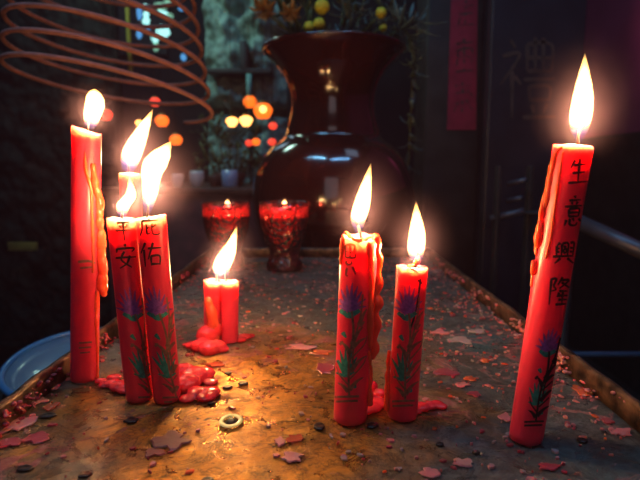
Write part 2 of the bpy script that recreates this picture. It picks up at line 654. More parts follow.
GLYPH = {
    'sheng': [[(30, 8), (12, 38)], [(25, 28), (82, 25)], [(22, 57), (78, 55)], [(50, 2), (50, 90)], [(6, 93), (94, 90)]],
    'yi': [[(48, 0), (54, 9)], [(25, 15), (77, 14)], [(38, 20), (41, 28)], [(64, 19), (58, 29)], [(8, 34), (93, 32)],
           [(28, 42), (28, 66)], [(28, 42), (72, 41), (71, 66)], [(28, 53), (71, 53)], [(28, 65), (71, 65)],
           [(20, 75), (12, 93)], [(34, 72), (36, 90), (60, 93), (68, 84)], [(47, 70), (53, 80)], [(74, 72), (86, 85)]],
    'xing': [[(30, 8), (18, 20)], [(18, 20), (18, 62)], [(18, 32), (30, 32)], [(18, 46), (30, 46)], [(38, 12), (38, 62)],
             [(38, 12), (62, 12), (62, 62)], [(44, 24), (56, 24)], [(45, 34), (45, 50)], [(45, 34), (56, 34), (56, 50)], [(45, 50), (56, 50)],
             [(70, 10), (84, 10), (83, 62)], [(70, 30), (82, 30)], [(70, 46), (82, 46)], [(4, 65), (96, 63)], [(36, 72), (14, 94)], [(62, 72), (88, 94)]],
    'long': [[(12, 8), (12, 96)], [(12, 10), (32, 10), (24, 32), (34, 45), (16, 50)], [(58, 4), (40, 30)], [(56, 14), (84, 14), (48, 42)],
             [(54, 20), (94, 42)], [(48, 50), (82, 50)], [(50, 55), (42, 70)], [(45, 66), (90, 64)], [(64, 52), (64, 92)], [(48, 79), (84, 78)], [(38, 95), (96, 92)]],
    'ping': [[(20, 14), (80, 13)], [(32, 26), (40, 40)], [(68, 24), (58, 40)], [(8, 52), (92, 50)], [(50, 14), (50, 98)]],
    'an': [[(50, 2), (53, 12)], [(16, 18), (12, 34)], [(16, 20), (86, 18), (78, 32)], [(46, 30), (30, 62), (72, 92)], [(68, 46), (52, 76), (20, 94)], [(6, 54), (94, 52)]],
    'bi': [[(50, 2), (54, 10)], [(16, 16), (90, 15)], [(20, 16), (18, 60), (6, 94)], [(38, 34), (38, 84), (54, 76)], [(38, 54), (54, 52)],
           [(80, 36), (62, 52)], [(62, 30), (62, 82), (88, 86), (90, 70)]],
    'you': [[(30, 4), (8, 44)], [(22, 30), (22, 96)], [(38, 26), (94, 24)], [(62, 4), (36, 68)], [(48, 56), (48, 92)], [(48, 56), (84, 55), (82, 90)], [(48, 86), (82, 86)]],
    'bei': [[(22, 5), (22, 42)], [(22, 5), (72, 3), (66, 24), (24, 24)], [(24, 42), (78, 40), (72, 24)], [(48, 6), (48, 40)],
            [(22, 52), (34, 62), (56, 58), (50, 50)], [(30, 72), (24, 92), (36, 96)], [(62, 68), (80, 90)]],
    'li': [[(22, 5), (30, 14)], [(8, 24), (38, 22), (4, 58)], [(24, 42), (24, 98)], [(28, 48), (40, 58)], [(50, 10), (50, 42)],
           [(50, 10), (92, 10), (92, 42)], [(64, 2), (64, 42)], [(78, 2), (78, 42)], [(50, 26), (92, 26)], [(50, 42), (92, 42)],
           [(44, 52), (98, 51)], [(54, 60), (54, 76)], [(54, 60), (88, 60), (88, 76)], [(54, 76), (88, 76)], [(58, 82), (62, 92)], [(84, 80), (78, 92)], [(42, 97), (99, 96)]],
}

# ------------------------------------------------------------------ the setting


def struct(name, bm, m, smooth=False):
    o = obj(name, bm, m, smooth=smooth)
    o['kind'] = 'structure'
    return o


FLOOR_Z = -0.85
CEIL_Z = 2.3
b = B(); add_box(b, -2.2, 1.5, -1.9, 3.3, FLOOR_Z - 0.1, FLOOR_Z); struct('floor', b, M['floor'])
b = B(); add_box(b, -2.2, 1.5, -1.9, 3.3, CEIL_Z, CEIL_Z + 0.1); struct('ceiling', b, M['wall'])
b = B(); add_box(b, -2.3, -2.2, -1.9, 3.3, FLOOR_Z - 0.1, CEIL_Z + 0.1); struct('wall_left', b, M['wall'])
b = B(); add_box(b, -2.3, 1.6, 3.3, 3.4, FLOOR_Z - 0.1, CEIL_Z + 0.1); struct('wall_back', b, M['wall'])
# right wall: crimson tint stands for a flare glow, dado for its dark end
b = B(); add_box(b, 1.5, 1.6, -1.9, 3.3, FLOOR_Z - 0.1, CEIL_Z + 0.1); struct('wall_right', b, M['wall_flare'])
b = B(); add_box(b, 1.46, 1.5, -1.0, 3.3, FLOOR_Z, 0.34, 0.004); struct('trim_1', b, M['black_wood'])
b = B(); add_box(b, -2.3, 1.6, -2.0, -1.9, FLOOR_Z - 0.1, CEIL_Z + 0.1); struct('wall_front', b, M['wall'])

# daylight coming through the pierced panel high on the back wall, behind the coil
win = B()
add_box(win, -1.62, -0.92, 3.24, 3.3, 0.85, 1.75, 0.004)
wf = struct('window_1', win, M['black_wood'])
panes = [  # px, py, w, h, colour
    (146, 7, 8, 6, 0), (146, 14, 6, 6, 0), (146, 21, 7, 7, 0), (147, 30, 6, 4, 1), (139, 34, 5, 9, 1), (160, 6, 12, 7, 2), (161, 13, 12, 5, 0),
    (163, 31, 13, 11, 0), (155, 39, 7, 7, 0), (156, 47, 6, 8, 2), (168, 2, 8, 5, 2), (74, 3, 5, 10, 1), (40, 35, 6, 6, 2), (46, 8, 10, 8, 1),
    (32, 8, 6, 8, 1), (170, 16, 6, 6, 2), (139, 12, 5, 16, 1), (183, 57, 5, 7, 1), (181, 8, 6, 5, 1), (8, 46, 6, 6, 2), (108, 4, 4, 4, 2), (52, 20, 8, 6, 1)]
for px, py, w, h, k in panes:
    p = at_y(px, py, 3.235)
    sx, sz = metres(w, p) / 2, metres(h, p) / 2
    bm = B()
    segs = 8
    ring = []
    for i in range(segs):
        a = 2 * PI * (i + 0.5) / segs
        rr = 1.0 + random.uniform(-0.15, 0.15)
        ring.append((math.cos(a) * sx * 1.1 * rr, math.sin(a) * sz * 1.1 * rr))
    v0 = [bm.verts.new(p + Vector((x, 0, z))) for x, z in ring]
    v1 = [bm.verts.new(p + Vector((x, 0.01, z))) for x, z in ring]
    bm.faces.new(v0)
    bm.faces.new(v1[::-1])
    for i in range(segs):
        bm.faces.new((v0[i], v0[(i + 1) % segs], v1[(i + 1) % segs], v1[i]))
    o = obj('window_pane', bm, [M['day'], M['day_blue'], M['day_green']][k], wf, smooth=False)

# ------------------------------------------------------------------ tray on its table
TX0, TX1, TY0, TY1 = -0.212, 0.212, 0.05, 1.005
tray = thing('offering_tray', ((TX0 + TX1) / 2, (TY0 + TY1) / 2, 0), 'large brass tray with raised rim, stained and crusted with spilt red wax', 'tray')
bm = B()
nx, ny = 70, 140
grid = []
for j in range(ny + 1):
    row = []
    for i in range(nx + 1):
        x = TX0 + (TX1 - TX0) * i / nx
        y = TY0 + (TY1 - TY0) * j / ny
        z = -0.0006 + 0.0007 * noise.noise(Vector((x * 14, y * 14, 3))) - 0.0007
        row.append(bm.verts.new((x, y, z)))
    grid.append(row)
for j in range(ny):
    for i in range(nx):
        bm.faces.new((grid[j][i], grid[j][i + 1], grid[j + 1][i + 1], grid[j + 1][i]))
# underside so that the sheet has thickness
low = [bm.verts.new((x, y, -0.006)) for x, y in ((TX0, TY0), (TX1, TY0), (TX1, TY1), (TX0, TY1))]
bm.faces.new(low[::-1])
edge = grid[0] + [grid[j][nx] for j in range(1, ny + 1)] + grid[ny][::-1][1:] + [grid[j][0] for j in range(ny - 1, 0, -1)]
cid = [0, nx, nx + ny, 2 * nx + ny]
for s in range(4):
    a, e = cid[s], cid[(s + 1) % 4] if s < 3 else len(edge)
    seg = [edge[k % len(edge)] for k in range(a, e + 1)]
    bm.faces.new([low[s]] + seg + [low[(s + 1) % 4]])
tray_sheet = obj('tray_base', bm, M['tray'], tray)
LIP = 0.0165


def wavy_lip(ax, c, a0, a1, inward):
    """one side of the rim: a thin upright strip with a rolled, dented top"""
    bm = B()
    n = 90
    prof = [(0.0, -0.004), (0.0, LIP * 0.55), (0.0012, LIP * 0.9), (-0.0006, LIP + 0.0012), (-0.004, LIP + 0.0008), (-0.0052, LIP * 0.8), (-0.0042, -0.004)]
    rings = []
    for i in range(n + 1):
        s = a0 + (a1 - a0) * i / n
        w = 0.0012 * noise.noise(Vector((s * 26, c * 9, 1)))
        dz = 0.0012 * noise.noise(Vector((s * 40, c * 7, 5)))
        ring = []
        for d, z in prof:
            off = c + inward * (d + w * max(z, 0) / LIP)
            zz = z + (dz if z > 0.005 else 0)
            ring.append(bm.verts.new((off, s, zz) if ax == 'y' else (s, off, zz)))
        rings.append(ring)
    m = len(prof)
    for r0, r1 in zip(rings, rings[1:]):
        for k in range(m):
            bm.faces.new((r0[k], r0[(k + 1) % m], r1[(k + 1) % m], r1[k]))
    bm.faces.new(rings[0])
    bm.faces.new(rings[-1])
    return bm


obj('rim', wavy_lip('y', TX0 + 0.003, TY0, TY1, 1), M['rim'], tray)
obj('rim', wavy_lip('y', TX1 - 0.003, TY0, TY1, -1), M['rim'], tray)
obj('rim', wavy_lip('x', TY1 - 0.003, TX0, TX1, -1), M['rim'], tray)
obj('rim', wavy_lip('x', TY0 + 0.003, TX0, TX1, 1), M['rim'], tray)

tb = thing('altar_table', (0, 0.52, FLOOR_Z), 'dark wooden table carrying the brass candle tray', 'table')
b = B(); add_box(b, -0.20, 0.20, 0.07, 0.985, -0.036, -0.0065, 0.003); obj('tabletop', b, M['brown_wood'], tb)
for sx in (-0.17, 0.17):
    for sy in (0.11, 0.94):
        b = B(); add_box(b, sx - 0.02, sx + 0.02, sy - 0.02, sy + 0.02, FLOOR_Z, -0.036, 0.003); obj('leg', b, M['brown_wood'], tb)

# ------------------------------------------------------------------ candles


def cyl_body(base, top, r0, r1, rim, seed, crater=0.006, dent=0.0, segs=56, n=46):
    """candle shaft: rings along the axis, an uneven melted rim and a small crater round the wick.
    rim(phi) -> height offset in metres; phi = 0 faces the camera, +90 deg = photo right"""
    ax = (top - base)
    L = ax.length
    a = ax.normalized()
    fwd = Vector((0, -1, 0))
    e1 = (fwd - a * fwd.dot(a)).normalized()
    e2 = Vector((1, 0, 0))
    e2 = (e2 - a * e2.dot(a) - e1 * e2.dot(e1)).normalized()
    bm = B()

    def R(t, ph):
        q = base + ax * t
        k = 1 + 0.018 * noise.noise(Vector((math.cos(ph) * 1.2 + seed, math.sin(ph) * 1.2, t * 5)))
        k += dent * noise.noise(Vector((math.cos(ph) * 2.5 + seed * 3, math.sin(ph) * 2.5, t * 14)))
        return (r0 + (r1 - r0) * t) * k

    def pos(t, ph, rr, dz=0.0):
        q = base + ax * t + a * dz
        return q + (e1 * math.cos(ph) + e2 * math.sin(ph)) * rr
    rings = []
    # a softly rounded foot, flat on the tray
    ctr = bm.verts.new(base.copy())
    for k, (fr, fz) in enumerate(((0.9, 0.0), (0.985, 0.0006))):
        ring = []
        for s in range(segs):
            p = pos(0, 2 * PI * s / segs, r0 * fr)
            p.z = base.z + fz
            ring.append(bm.verts.new(p))
        rings.append(ring)
    for i in range(1, n + 1):
        t = i / n
        ring = []
        for s in range(segs):
            ph = 2 * PI * s / segs
            f = max(0.0, (t - 0.8) / 0.2)
            ring.append(bm.verts.new(pos(t, ph, R(t, ph), rim(ph) * f)))
        rings.append(ring)
    for fr, dz in ((0.95, 0.0007), (0.86, 0.0), (0.78, -crater * 0.45), (0.66, -crater * 0.8), (0.4, -crater * 0.95), (0.2, -crater)):
        ring = []
        for s in range(segs):
            ph = 2 * PI * s / segs
            ring.append(bm.verts.new(pos(1, ph, R(1, ph) * fr, rim(ph) * (fr ** 1.5) + dz)))
        rings.append(ring)
    last = bm.verts.new(pos(1, 0, 0, -crater))
    for s in range(segs):
        bm.faces.new((ctr, rings[0][s], rings[0][(s + 1) % segs]))
        bm.faces.new((last, rings[-1][s], rings[-1][(s + 1) % segs]))
    for r_, q_ in zip(rings, rings[1:]):
        for s in range(segs):
            bm.faces.new((r_[s], r_[(s + 1) % segs], q_[(s + 1) % segs], q_[s]))
    bmesh.ops.recalc_face_normals(bm, faces=bm.faces[:])
    return bm


def flame_on(parent, axis_px, width_px, ref, prof=None, power=0.25, name='flame', mname='flame'):
    """axis_px: pixels from foot to tip, at the distance of ref; the mesh is unit length along its own z"""
    pts = [at_y(x, y, ref.y) for x, y in smooth_path(axis_px, 8)]
    foot, tip = pts[0], pts[-1]
    L = (tip - foot).length
    z = (tip - foot).normalized()
    y = Vector((0, 1, 0))
    x = y.cross(z).normalized()
    y = z.cross(x).normalized()
    Rm = Matrix((x, y, z)).transposed()
    w = metres(width_px, ref) / 2 / L
    prof = prof or [(0, 0.30), (0.05, 0.46), (0.14, 0.80), (0.26, 0.97), (0.36, 1.0), (0.5, 0.92), (0.64, 0.73), (0.78, 0.48), (0.90, 0.24), (0.97, 0.09), (1.0, 0.02)]
    n = 26
    cum = [0.0]
    for a, b_ in zip(pts, pts[1:]):
        cum.append(cum[-1] + (b_ - a).length)
    centre = []
    for i in range(n + 1):
        t = i / n
        s = t * cum[-1]
        k = 0
        while k < len(cum) - 2 and cum[k + 1] < s:
            k += 1
        f = (s - cum[k]) / max(1e-9, cum[k + 1] - cum[k])
        p = pts[k].lerp(pts[k + 1], min(1, f))
        q = Rm.transposed() @ (p - foot) / L
        # radius by interpolation
        r = prof[-1][1]
        for (ta, ra), (tb_, rb) in zip(prof, prof[1:]):
            if ta <= t <= tb_:
                u = (t - ta) / (tb_ - ta)
                u = u * u * (3 - 2 * u) * 0.5 + u * 0.5
                r = ra + (rb - ra) * u
                break
        centre.append((q, r * w))
    bm = B()
    segs = 20
    rings = []
    for q, r in centre:
        rings.append([bm.verts.new(q + Vector((math.cos(2 * PI * k / segs) * r, math.sin(2 * PI * k / segs) * r * 0.85, 0))) for k in range(segs)])
    for a, b_ in zip(rings, rings[1:]):
        for k in range(segs):
            bm.faces.new((a[k], a[(k + 1) % segs], b_[(k + 1) % segs], b_[k]))
    bm.faces.new(rings[0][::-1])
    bm.faces.new(rings[-1])
    bmesh.ops.recalc_face_normals(bm, faces=bm.faces[:])
    me = bpy.data.meshes.new(name)
    bm.to_mesh(me)
    bm.free()
    for p in me.polygons:
        p.use_smooth = True
    me.materials.append(M[mname])
    o = bpy.data.objects.new(name, me)
    COL.objects.link(o)
    o.parent = parent
    o.location = foot - world_loc(parent)
    o.rotation_euler = Rm.to_euler()
    o.scale = (L, L, L)
    bm = B()
    add_ball(bm, (0, 0, 0), 1.0, 3)
    hm = bpy.data.meshes.new('halo_haze')  # added haze ball that gives the flame its halo
    bm.to_mesh(hm)
    bm.free()
    hm.materials.append(M['halo'])
    ho = bpy.data.objects.new('halo_haze', hm)
    COL.objects.link(ho)
    ho.parent = o
    ho.location = (0, 0, 0.47)
    ho.scale = (w * 2.4 + 0.38, w * 2.4 + 0.38, 0.92)
    mid = pts[int(len(pts) * 0.25)]
    ld = bpy.data.lights.new('flame_light', 'POINT')
    ld.energy = power * 2.1
    ld.color = (1.0, 0.56, 0.22)
    ld.shadow_soft_size = 0.004
    lo = bpy.data.objects.new('flame_light', ld)
    COL.objects.link(lo)
    lo.location = mid
    return o


def wick_on(parent, px_pts, ref, r=0.0007):
    bm = B()
    pts = [at_y(x, y, ref.y) for x, y in smooth_path(px_pts, 4)]
    add_tube(bm, pts, [r * (1.15 if i < len(pts) - 3 else 0.8) for i in range(len(pts))], 8)
    return obj('wick', bm, M['wick'], parent)


def make_candle(label, foot_px, top_px, w0, w1, rim, seed, group, lean_y=0.0, dent=0.0, crater=0.009, name='candle', y_off=0.0):
    p = on_z(*foot_px)
    r0 = metres(w0, p) / 2
    base = Vector((p.x, p.y + r0 + y_off, 0.0))
    base.x = at_y(foot_px[0], foot_px[1], base.y).x
    topp = at_y(top_px[0], top_px[1], base.y + lean_y)
    r1 = metres(w1, topp) / 2
    t = thing(name, base, label, 'candle', group)
    bm = cyl_body(base, topp, r0, r1, rim, seed, crater, dent)
    bvh = BVHTree.FromBMesh(bm)
    obj('candle_body', bm, M['wax'], t)
    return dict(t=t, base=base, top=topp, r0=r0, r1=r1, bvh=bvh)


def on_candle(c, px, py, push=0.0):
    """point on the candle's camera side along the pixel's sight line, or beside the axis if it misses"""
    d = ray(px, py).normalized()
    h = c['bvh'].ray_cast(CAM, d)
    if h[0] is not None:
        return h[0] + d * push
    k = (py - 0)
    zt = at_y(px, py, c['base'].y).z
    f = max(0, min(1, (zt - c['base'].z) / (c['top'].z - c['base'].z)))
    y = c['base'].y + (c['top'].y - c['base'].y) * f
    return at_y(px, py, y)


def run(c, px_list, name='wax_drip', m='wax_run', voxel=0.0006, side=True):
    """a run of wax: (px, py, radius_px) joined by closely spaced balls"""
    spots = []
    pl = smooth_path(px_list, 24)
    keep = [pl[0]]
    for q in pl[1:]:
        if math.hypot(q[0] - keep[-1][0], q[1] - keep[-1][1]) > 0.38 * q[2]:
            keep.append(q)
    for x, y, r in keep:
        p = on_candle(c, x, y, 0.0)
        rr = metres(r, p)
        spots.append((p, rr * (1 + 0.42 * noise.noise(p * 190))))
    return blobs(name, spots, M[m], c['t'], voxel)


def puddle(c, px_list, name='melted_wax', m='wax_pool', voxel=0.0006):
    """wax pooled on the tray: (px, py, radius_px, height_ratio[, lift_px])"""
    spots = []
    for s in px_list:
        x, y, r, sq = s[:4]
        p = on_z(x, y)
        rr = metres(r, p) * 1.28
        sq *= 0.78
        lift = metres(s[4], p) if len(s) > 4 else 0.0
        p = p + Vector((0, rr * 0.6, lift + rr * sq * 0.45))
        spots.append((p, rr, sq))
    return blobs(name, spots, M[m], c['t'], voxel)


def paint(c, strokes, name, mats, lift=0.00012):
    """strokes: (pixel path, width px, material index, taper)"""
    bm = B()
    for s in strokes:
        stroke_on(bm, c['bvh'], s[0], s[1], s[2], lift + 0.00004 * s[2], s[3] if len(s) > 3 else True)
    return obj(name, bm, mats, c['t'])


def write(c, items, width, m='ink', name='inscription'):
    st = []
    for g, org, right, down in items:
        for p in char_paths(GLYPH[g], org, right, down):
            st.append((p, width, 0))
    return paint(c, st, name, [M[m]])


def motif(org, right, down, kind=0, w=1.0):
    """lotus on a stem with a leaf tuft and base lines, in a 40 x 130 box carried by right/down (pixels per unit)"""
    out = []

    def P(x, y):
        return (org[0] + right[0] * x + down[0] * y, org[1] + right[1] * x + down[1] * y)

    def S(pts, wd, mat, tp=True):
        out.append(([P(*q) for q in pts], wd * w * 1.25, mat, tp))
    # stems
    S([(20, 24), (23, 50), (20, 80), (22, 118)], 1.6, 2, False)
    S([(30, 6), (29, 30), (24, 60), (24, 90)], 1.2, 2, False)
    S([(21, 78), (34, 62), (36, 52)], 1.1, 2)
    S([(22, 100), (34, 84), (37, 74)], 1.1, 2)
    S([(22, 108), (12, 96), (8, 86)], 1.1, 2)
    # petals
    for i, (dx, dy) in enumerate(((-15, -6), (-13, -14), (-9, -20), (-4, -24), (1, -26), (6, -23), (10, -18), (14, -11), (15, -4))):
        S([(18, 24), (18 + dx * 0.62, 24 + dy * 0.6 - 1), (18 + dx * 1.1, 24 + dy * 1.2)], 2.9, 0, 2)
    # cup
    for dx, dy in ((-10, -2), (-6, 3), (0, 5), (6, 3), (10, -2)):
        S([(18 + dx, 24 + dy * 0.3), (18 + dx * 0.4, 29 + dy * 0.4), (19, 31)], 3.0, 1)
    # small leaves
    S([(12, 48), (16, 54)], 3.0, 1)
    S([(10, 62), (13, 58)], 2.2, 2)
    S([(29, 42), (33, 36)], 2.0, 2)
    # gilt blades
    for (x0_, y0_), (dx, dy) in (((22, 62), (10, -20)), ((22, 66), (14, -12)), ((21, 72), (-11, -14)), ((22, 92), (15, -18)), ((22, 112), (13, -14)), ((21, 114), (-11, -10)), ((28, 40), (7, -18))):
        S([(x0_, y0_), (x0_ + dx * 0.5, y0_ + dy * 0.65), (x0_ + dx, y0_ + dy)], 2.6, 2, 2)
    # leaf tuft
    for dx, dy in ((-12, -20), (-7, -25), (-2, -26), (4, -24), (9, -18)):
        S([(18, 96), (18 + dx * 0.55, 96 + dy * 0.6), (18 + dx * 1.1, 96 + dy * 1.15)], 3.0, 1, 2)
    for dx, dy in ((-10, -4), (8, -5)):
        S([(18, 97), (18 + dx, 97 + dy)], 2.4, 1)
    S([(26, 106), (28, 110)], 3.4, 1)
    # base lines
    S([(8, 120), (32, 119)], 1.6, 2, False)
    S([(9, 125), (31, 124)], 1.6, 2, False)
    return out


PAINTS = [M['violet'], M['teal'], M['gold']]
GRP = 'red votive candles on the tray'


def rim_tilt(amp, ph0, wob, seed):
    return lambda ph: amp * math.cos(ph - ph0) + wob * noise.noise(Vector((math.cos(ph) * 1.6 + seed, math.sin(ph) * 1.6, 0)))


# A: tall thin candle on the far left
A = make_candle('tall slim red candle leftmost on the tray, long wax run down its right side', (85, 384), (86.5, 131), 27, 28,
                rim_tilt(0.0028, -PI / 2, 0.001, 1), 1.3, GRP, crater=0.007)
wick_on(A['t'], [(88, 135), (88, 124), (89, 112)], A['top'])
flame_on(A['t'], [(90, 129), (92, 116), (95, 104), (95, 89)], 19, A['top'],
         prof=[(0, 0.35), (0.1, 0.62), (0.22, 0.78), (0.4, 0.92), (0.6, 1.0), (0.78, 0.92), (0.9, 0.66), (0.97, 0.32), (1, 0.08)], power=0.24)
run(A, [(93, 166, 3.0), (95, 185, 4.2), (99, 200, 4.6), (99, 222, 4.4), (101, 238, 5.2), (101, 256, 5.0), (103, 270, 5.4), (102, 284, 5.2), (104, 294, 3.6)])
run(A, [(85, 152, 1.0), (86, 170, 1.6), (91, 190, 2.0), (92, 215, 1.8), (93, 245, 2.2), (93, 272, 1.4)])
run(A, [(97, 292, 2.6), (96, 320, 2.2), (97, 350, 2.0), (97, 380, 2.2)])
for mk in ([([(78, 262), (88, 261), (95, 263)], 3, 2), ([(80, 268), (92, 267)], 2.4, 2), ([(79, 343), (92, 342)], 1.8, 2, False), ([(79, 348), (91, 347)], 1.8, 2, False),
          ([(80, 353), (90, 352)], 1.4, 2, False), ([(88, 180), (94, 178)], 1.4, 2), ([(90, 184), (91, 200)], 1.4, 2)]):
    paint(A, [mk], 'painted_mark', PAINTS)
puddle(A, [(104, 387, 6, 0.35), (99, 383, 5, 0.4), (113, 384, 4, 0.3)])

# B, C: the leaning pair at the front
B1 = make_candle('leaning red candle with black writing, left one of the touching front pair', (140, 404), (121.8, 219), 26.5, 28.6,
                 rim_tilt(0.0012, -PI / 3, 0.0012, 2), 2.2, GRP)
B2 = make_candle('leaning red candle with black writing, right one of the touching front pair', (167.5, 405), (151.2, 217), 27, 29.4,
                 rim_tilt(0.001, PI / 2, 0.0012, 3), 3.7, GRP)
wick_on(B1['t'], [(122, 224), (122.5, 213), (123, 204)], B1['top'])
wick_on(B2['t'], [(147, 221), (148, 207), (147, 198)], B2['top'])
flame_on(B1['t'], [(122, 219), (123, 206), (131, 194), (129, 175)], 13.5, B1['top'], power=0.16)
flame_on(B2['t'], [(147, 213), (150, 190), (153, 168), (171, 141)], 23, B2['top'],
         prof=[(0, 0.28), (0.06, 0.42), (0.2, 0.62), (0.35, 0.75), (0.5, 0.88), (0.65, 1.0), (0.78, 0.82), (0.9, 0.42), (0.97, 0.16), (1.0, 0.03)], power=0.32)
write(B1, [('ping', (112, 220), (21, -0.5), (2, 21)), ('an', (113, 244), (23, -0.8), (2.6, 26))], 2.4)
write(B2, [('bi', (137, 218), (23, -0.5), (1.8, 19)), ('you', (138, 242), (24, -0.8), (2.4, 26))], 2.4)
paint(B1, motif((112, 293), (0.96, 0.0), (0.155, 0.87)), 'painted_lotus', PAINTS)
paint(B2, motif((136, 292), (0.98, 0.0), (0.155, 0.88)), 'painted_lotus', PAINTS)
puddle(B1, [(118, 391, 9, 0.55), (110, 387, 7, 0.5), (124, 393, 8, 0.5), (112, 380, 6, 0.4)])
puddle(B2, [(184, 392, 12, 0.8), (190, 384, 13, 0.7), (200, 380, 11, 0.6), (196, 398, 9, 0.6), (207, 398, 10, 0.5), (186, 402, 7, 0.5),
            (210, 385, 6, 0.5), (182, 380, 10, 1.0), (205, 401, 9, 0.5)])

# D: a candle standing behind the pair
C = make_candle('red candle half hidden behind the leaning front pair', (137, 344), (130, 174), 19, 21, rim_tilt(0.0006, 0, 0.0006, 4), 4.1, GRP)
wick_on(C['t'], [(129, 178), (129, 170), (128, 162)], C['top'])
flame_on(C['t'], [(127, 172), (131, 156), (139, 138), (153, 109)], 19, C['top'],
         prof=[(0, 0.5), (0.06, 0.75), (0.16, 0.95), (0.28, 1.0), (0.45, 0.9), (0.6, 0.72), (0.75, 0.5), (0.9, 0.22), (0.97, 0.08), (1, 0.02)], power=0.3)

# E: the short pair farther back
D1 = make_candle('short red candle in the back pair, melting into a lumpy wax heap', (212.5, 343), (213, 281), 17.5, 18,
                 rim_tilt(0.0009, -PI / 2, 0.0015, 5), 5.3, GRP, crater=0.007)
D2 = make_candle('short red candle in the back pair, smooth sided right one', (229.8, 344), (230, 281), 17, 17.5,
                 rim_tilt(0.0004, 0, 0.0012, 6), 6.2, GRP, crater=0.007)
wick_on(D1['t'], [(216, 284), (217, 274), (218, 268)], D1['top'])
wick_on(D2['t'], [(226, 284), (226, 274), (225, 268)], D2['top'])
flame_on(D1['t'], [(217, 279), (219, 268), (223, 256), (229, 240)], 13, D1['top'], power=0.12)
flame_on(D2['t'], [(225, 279), (224, 266), (230, 250), (237, 226)], 14, D2['top'], power=0.20)
run(D1, [(208, 300, 3.5), (211, 312, 5.0), (213, 325, 6.0), (212, 338, 7.5), (212, 347, 8)])
puddle(D1, [(200, 351, 9, 0.8), (208, 354, 9, 0.9), (216, 352, 8, 0.9), (192, 348, 7, 0.5), (186, 346, 4, 0.4), (206, 346, 9, 1.2, 4), (213, 344, 7, 1.5, 8), (221, 352, 6, 0.6)])
puddle(D2, [(244, 339, 6, 0.4), (240, 342, 5, 0.5), (250, 337, 4, 0.3)])

# F: middle candle
E = make_candle('stout red candle right of centre with ragged rim and wax sheet on its right', (350, 427), (359.5, 238), 34, 38,
                rim_tilt(0.0008, PI, 0.0022, 7), 7.7, GRP, dent=0.02, crater=0.009)
wick_on(E['t'], [(361, 241), (360, 232), (357, 224), (355, 222)], E['top'], 0.0008)
flame_on(E['t'], [(358, 234), (358, 220), (363, 200), (371, 163)], 17, E['top'], power=0.26)
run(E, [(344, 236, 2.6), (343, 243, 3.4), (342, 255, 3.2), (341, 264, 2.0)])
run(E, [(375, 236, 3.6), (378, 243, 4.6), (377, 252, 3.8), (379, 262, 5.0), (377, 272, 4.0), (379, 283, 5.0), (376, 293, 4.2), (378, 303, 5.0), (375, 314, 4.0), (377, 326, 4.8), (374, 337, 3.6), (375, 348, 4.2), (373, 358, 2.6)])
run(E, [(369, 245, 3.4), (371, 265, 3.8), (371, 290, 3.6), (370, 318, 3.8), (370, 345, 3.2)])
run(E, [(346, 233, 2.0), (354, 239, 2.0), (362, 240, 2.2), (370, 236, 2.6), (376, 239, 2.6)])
run(E, [(369, 352, 2.2), (370, 372, 3.0), (369, 392, 3.6), (370, 404, 4.2)])
write(E, [('bei', (342, 243), (17, 1), (0, 34))], 2.4, 'ink_faded')
paint(E, motif((333, 289), (1.0, 0.0), (-0.05, 0.90), w=1.1), 'painted_lotus', PAINTS)
puddle(E, [(372, 412, 9, 0.5), (380, 408, 8, 0.6), (368, 402, 7, 0.8), (376, 400, 7, 0.5), (372, 396, 5, 1.2, 6), (381, 400, 5, 1.0, 3), (366, 414, 6, 0.5)])

# G: small candle beside it
G = make_candle('short red candle just right of the stout ragged one, small wax tongue at its foot', (402, 423), (412, 267), 30, 31,
                rim_tilt(0.0004, 0, 0.0006, 8), 8.8, GRP, crater=0.005)
wick_on(G['t'], [(414, 269), (417, 262), (417, 252), (414, 243)], G['top'], 0.0009)
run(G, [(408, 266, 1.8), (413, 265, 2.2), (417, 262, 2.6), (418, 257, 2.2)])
flame_on(G['t'], [(417, 265), (416, 250), (417, 232), (416, 201)], 18, G['top'], power=0.26)
run(G, [(389, 352, 2.0), (388, 372, 2.6), (387, 395, 3.4), (388, 408, 4.4)])
paint(G, motif((392, 291), (0.92, 0.0), (-0.06, 0.92), w=1.05), 'painted_lotus', PAINTS)
paint(G, [([(419, 279), (421, 284)], 4.0, 0), ([(420, 283), (416, 310), (410, 330)], 1.8, 0, False), ([(408, 268), (414, 270), (418, 273)], 2, 0)], 'ink_marks', [M['ink']])
puddle(G, [(423, 411, 7, 0.6), (431, 409, 6, 0.6), (438, 408, 6, 0.6), (443, 409, 4.5, 0.6), (416, 414, 6, 0.5)])

# H: the tall leaning candle on the right
H = make_candle('tallest red candle leaning right, black four character inscription down its face', (525, 447), (573, 147), 33, 37.5,
                rim_tilt(0.0002, 0, 0.0008, 9), 9.4, GRP, crater=0.003)
wick_on(H['t'], [(578, 148), (578, 140), (579, 132), (583, 126), (586, 124)], H['top'], 0.0008)
flame_on(H['t'], [(579, 142), (580, 122), (583, 96), (585, 53)], 22, H['top'], power=0.32)
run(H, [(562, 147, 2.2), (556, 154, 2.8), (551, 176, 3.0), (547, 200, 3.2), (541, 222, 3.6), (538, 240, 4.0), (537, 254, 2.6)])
run(H, [(563, 152, 1.6), (559, 178, 2.0), (555, 205, 2.0), (551, 235, 2.2), (546, 258, 1.8)])
run(H, [(534, 262, 2.4), (533, 276, 3.0), (532, 286, 2.2)])
run(H, [(549, 165, 1.0), (545, 195, 2.0), (541, 212, 2.4), (540, 228, 2.0)])
write(H, [('sheng', (569, 158), (22, -1), (-2.5, 27)), ('yi', (564, 196), (22, -1), (-2.5, 32)), ('xing', (553, 241), (25, -0.5), (-2, 24)), ('long', (549, 276), (24, 0), (-3, 30))], 2.7)
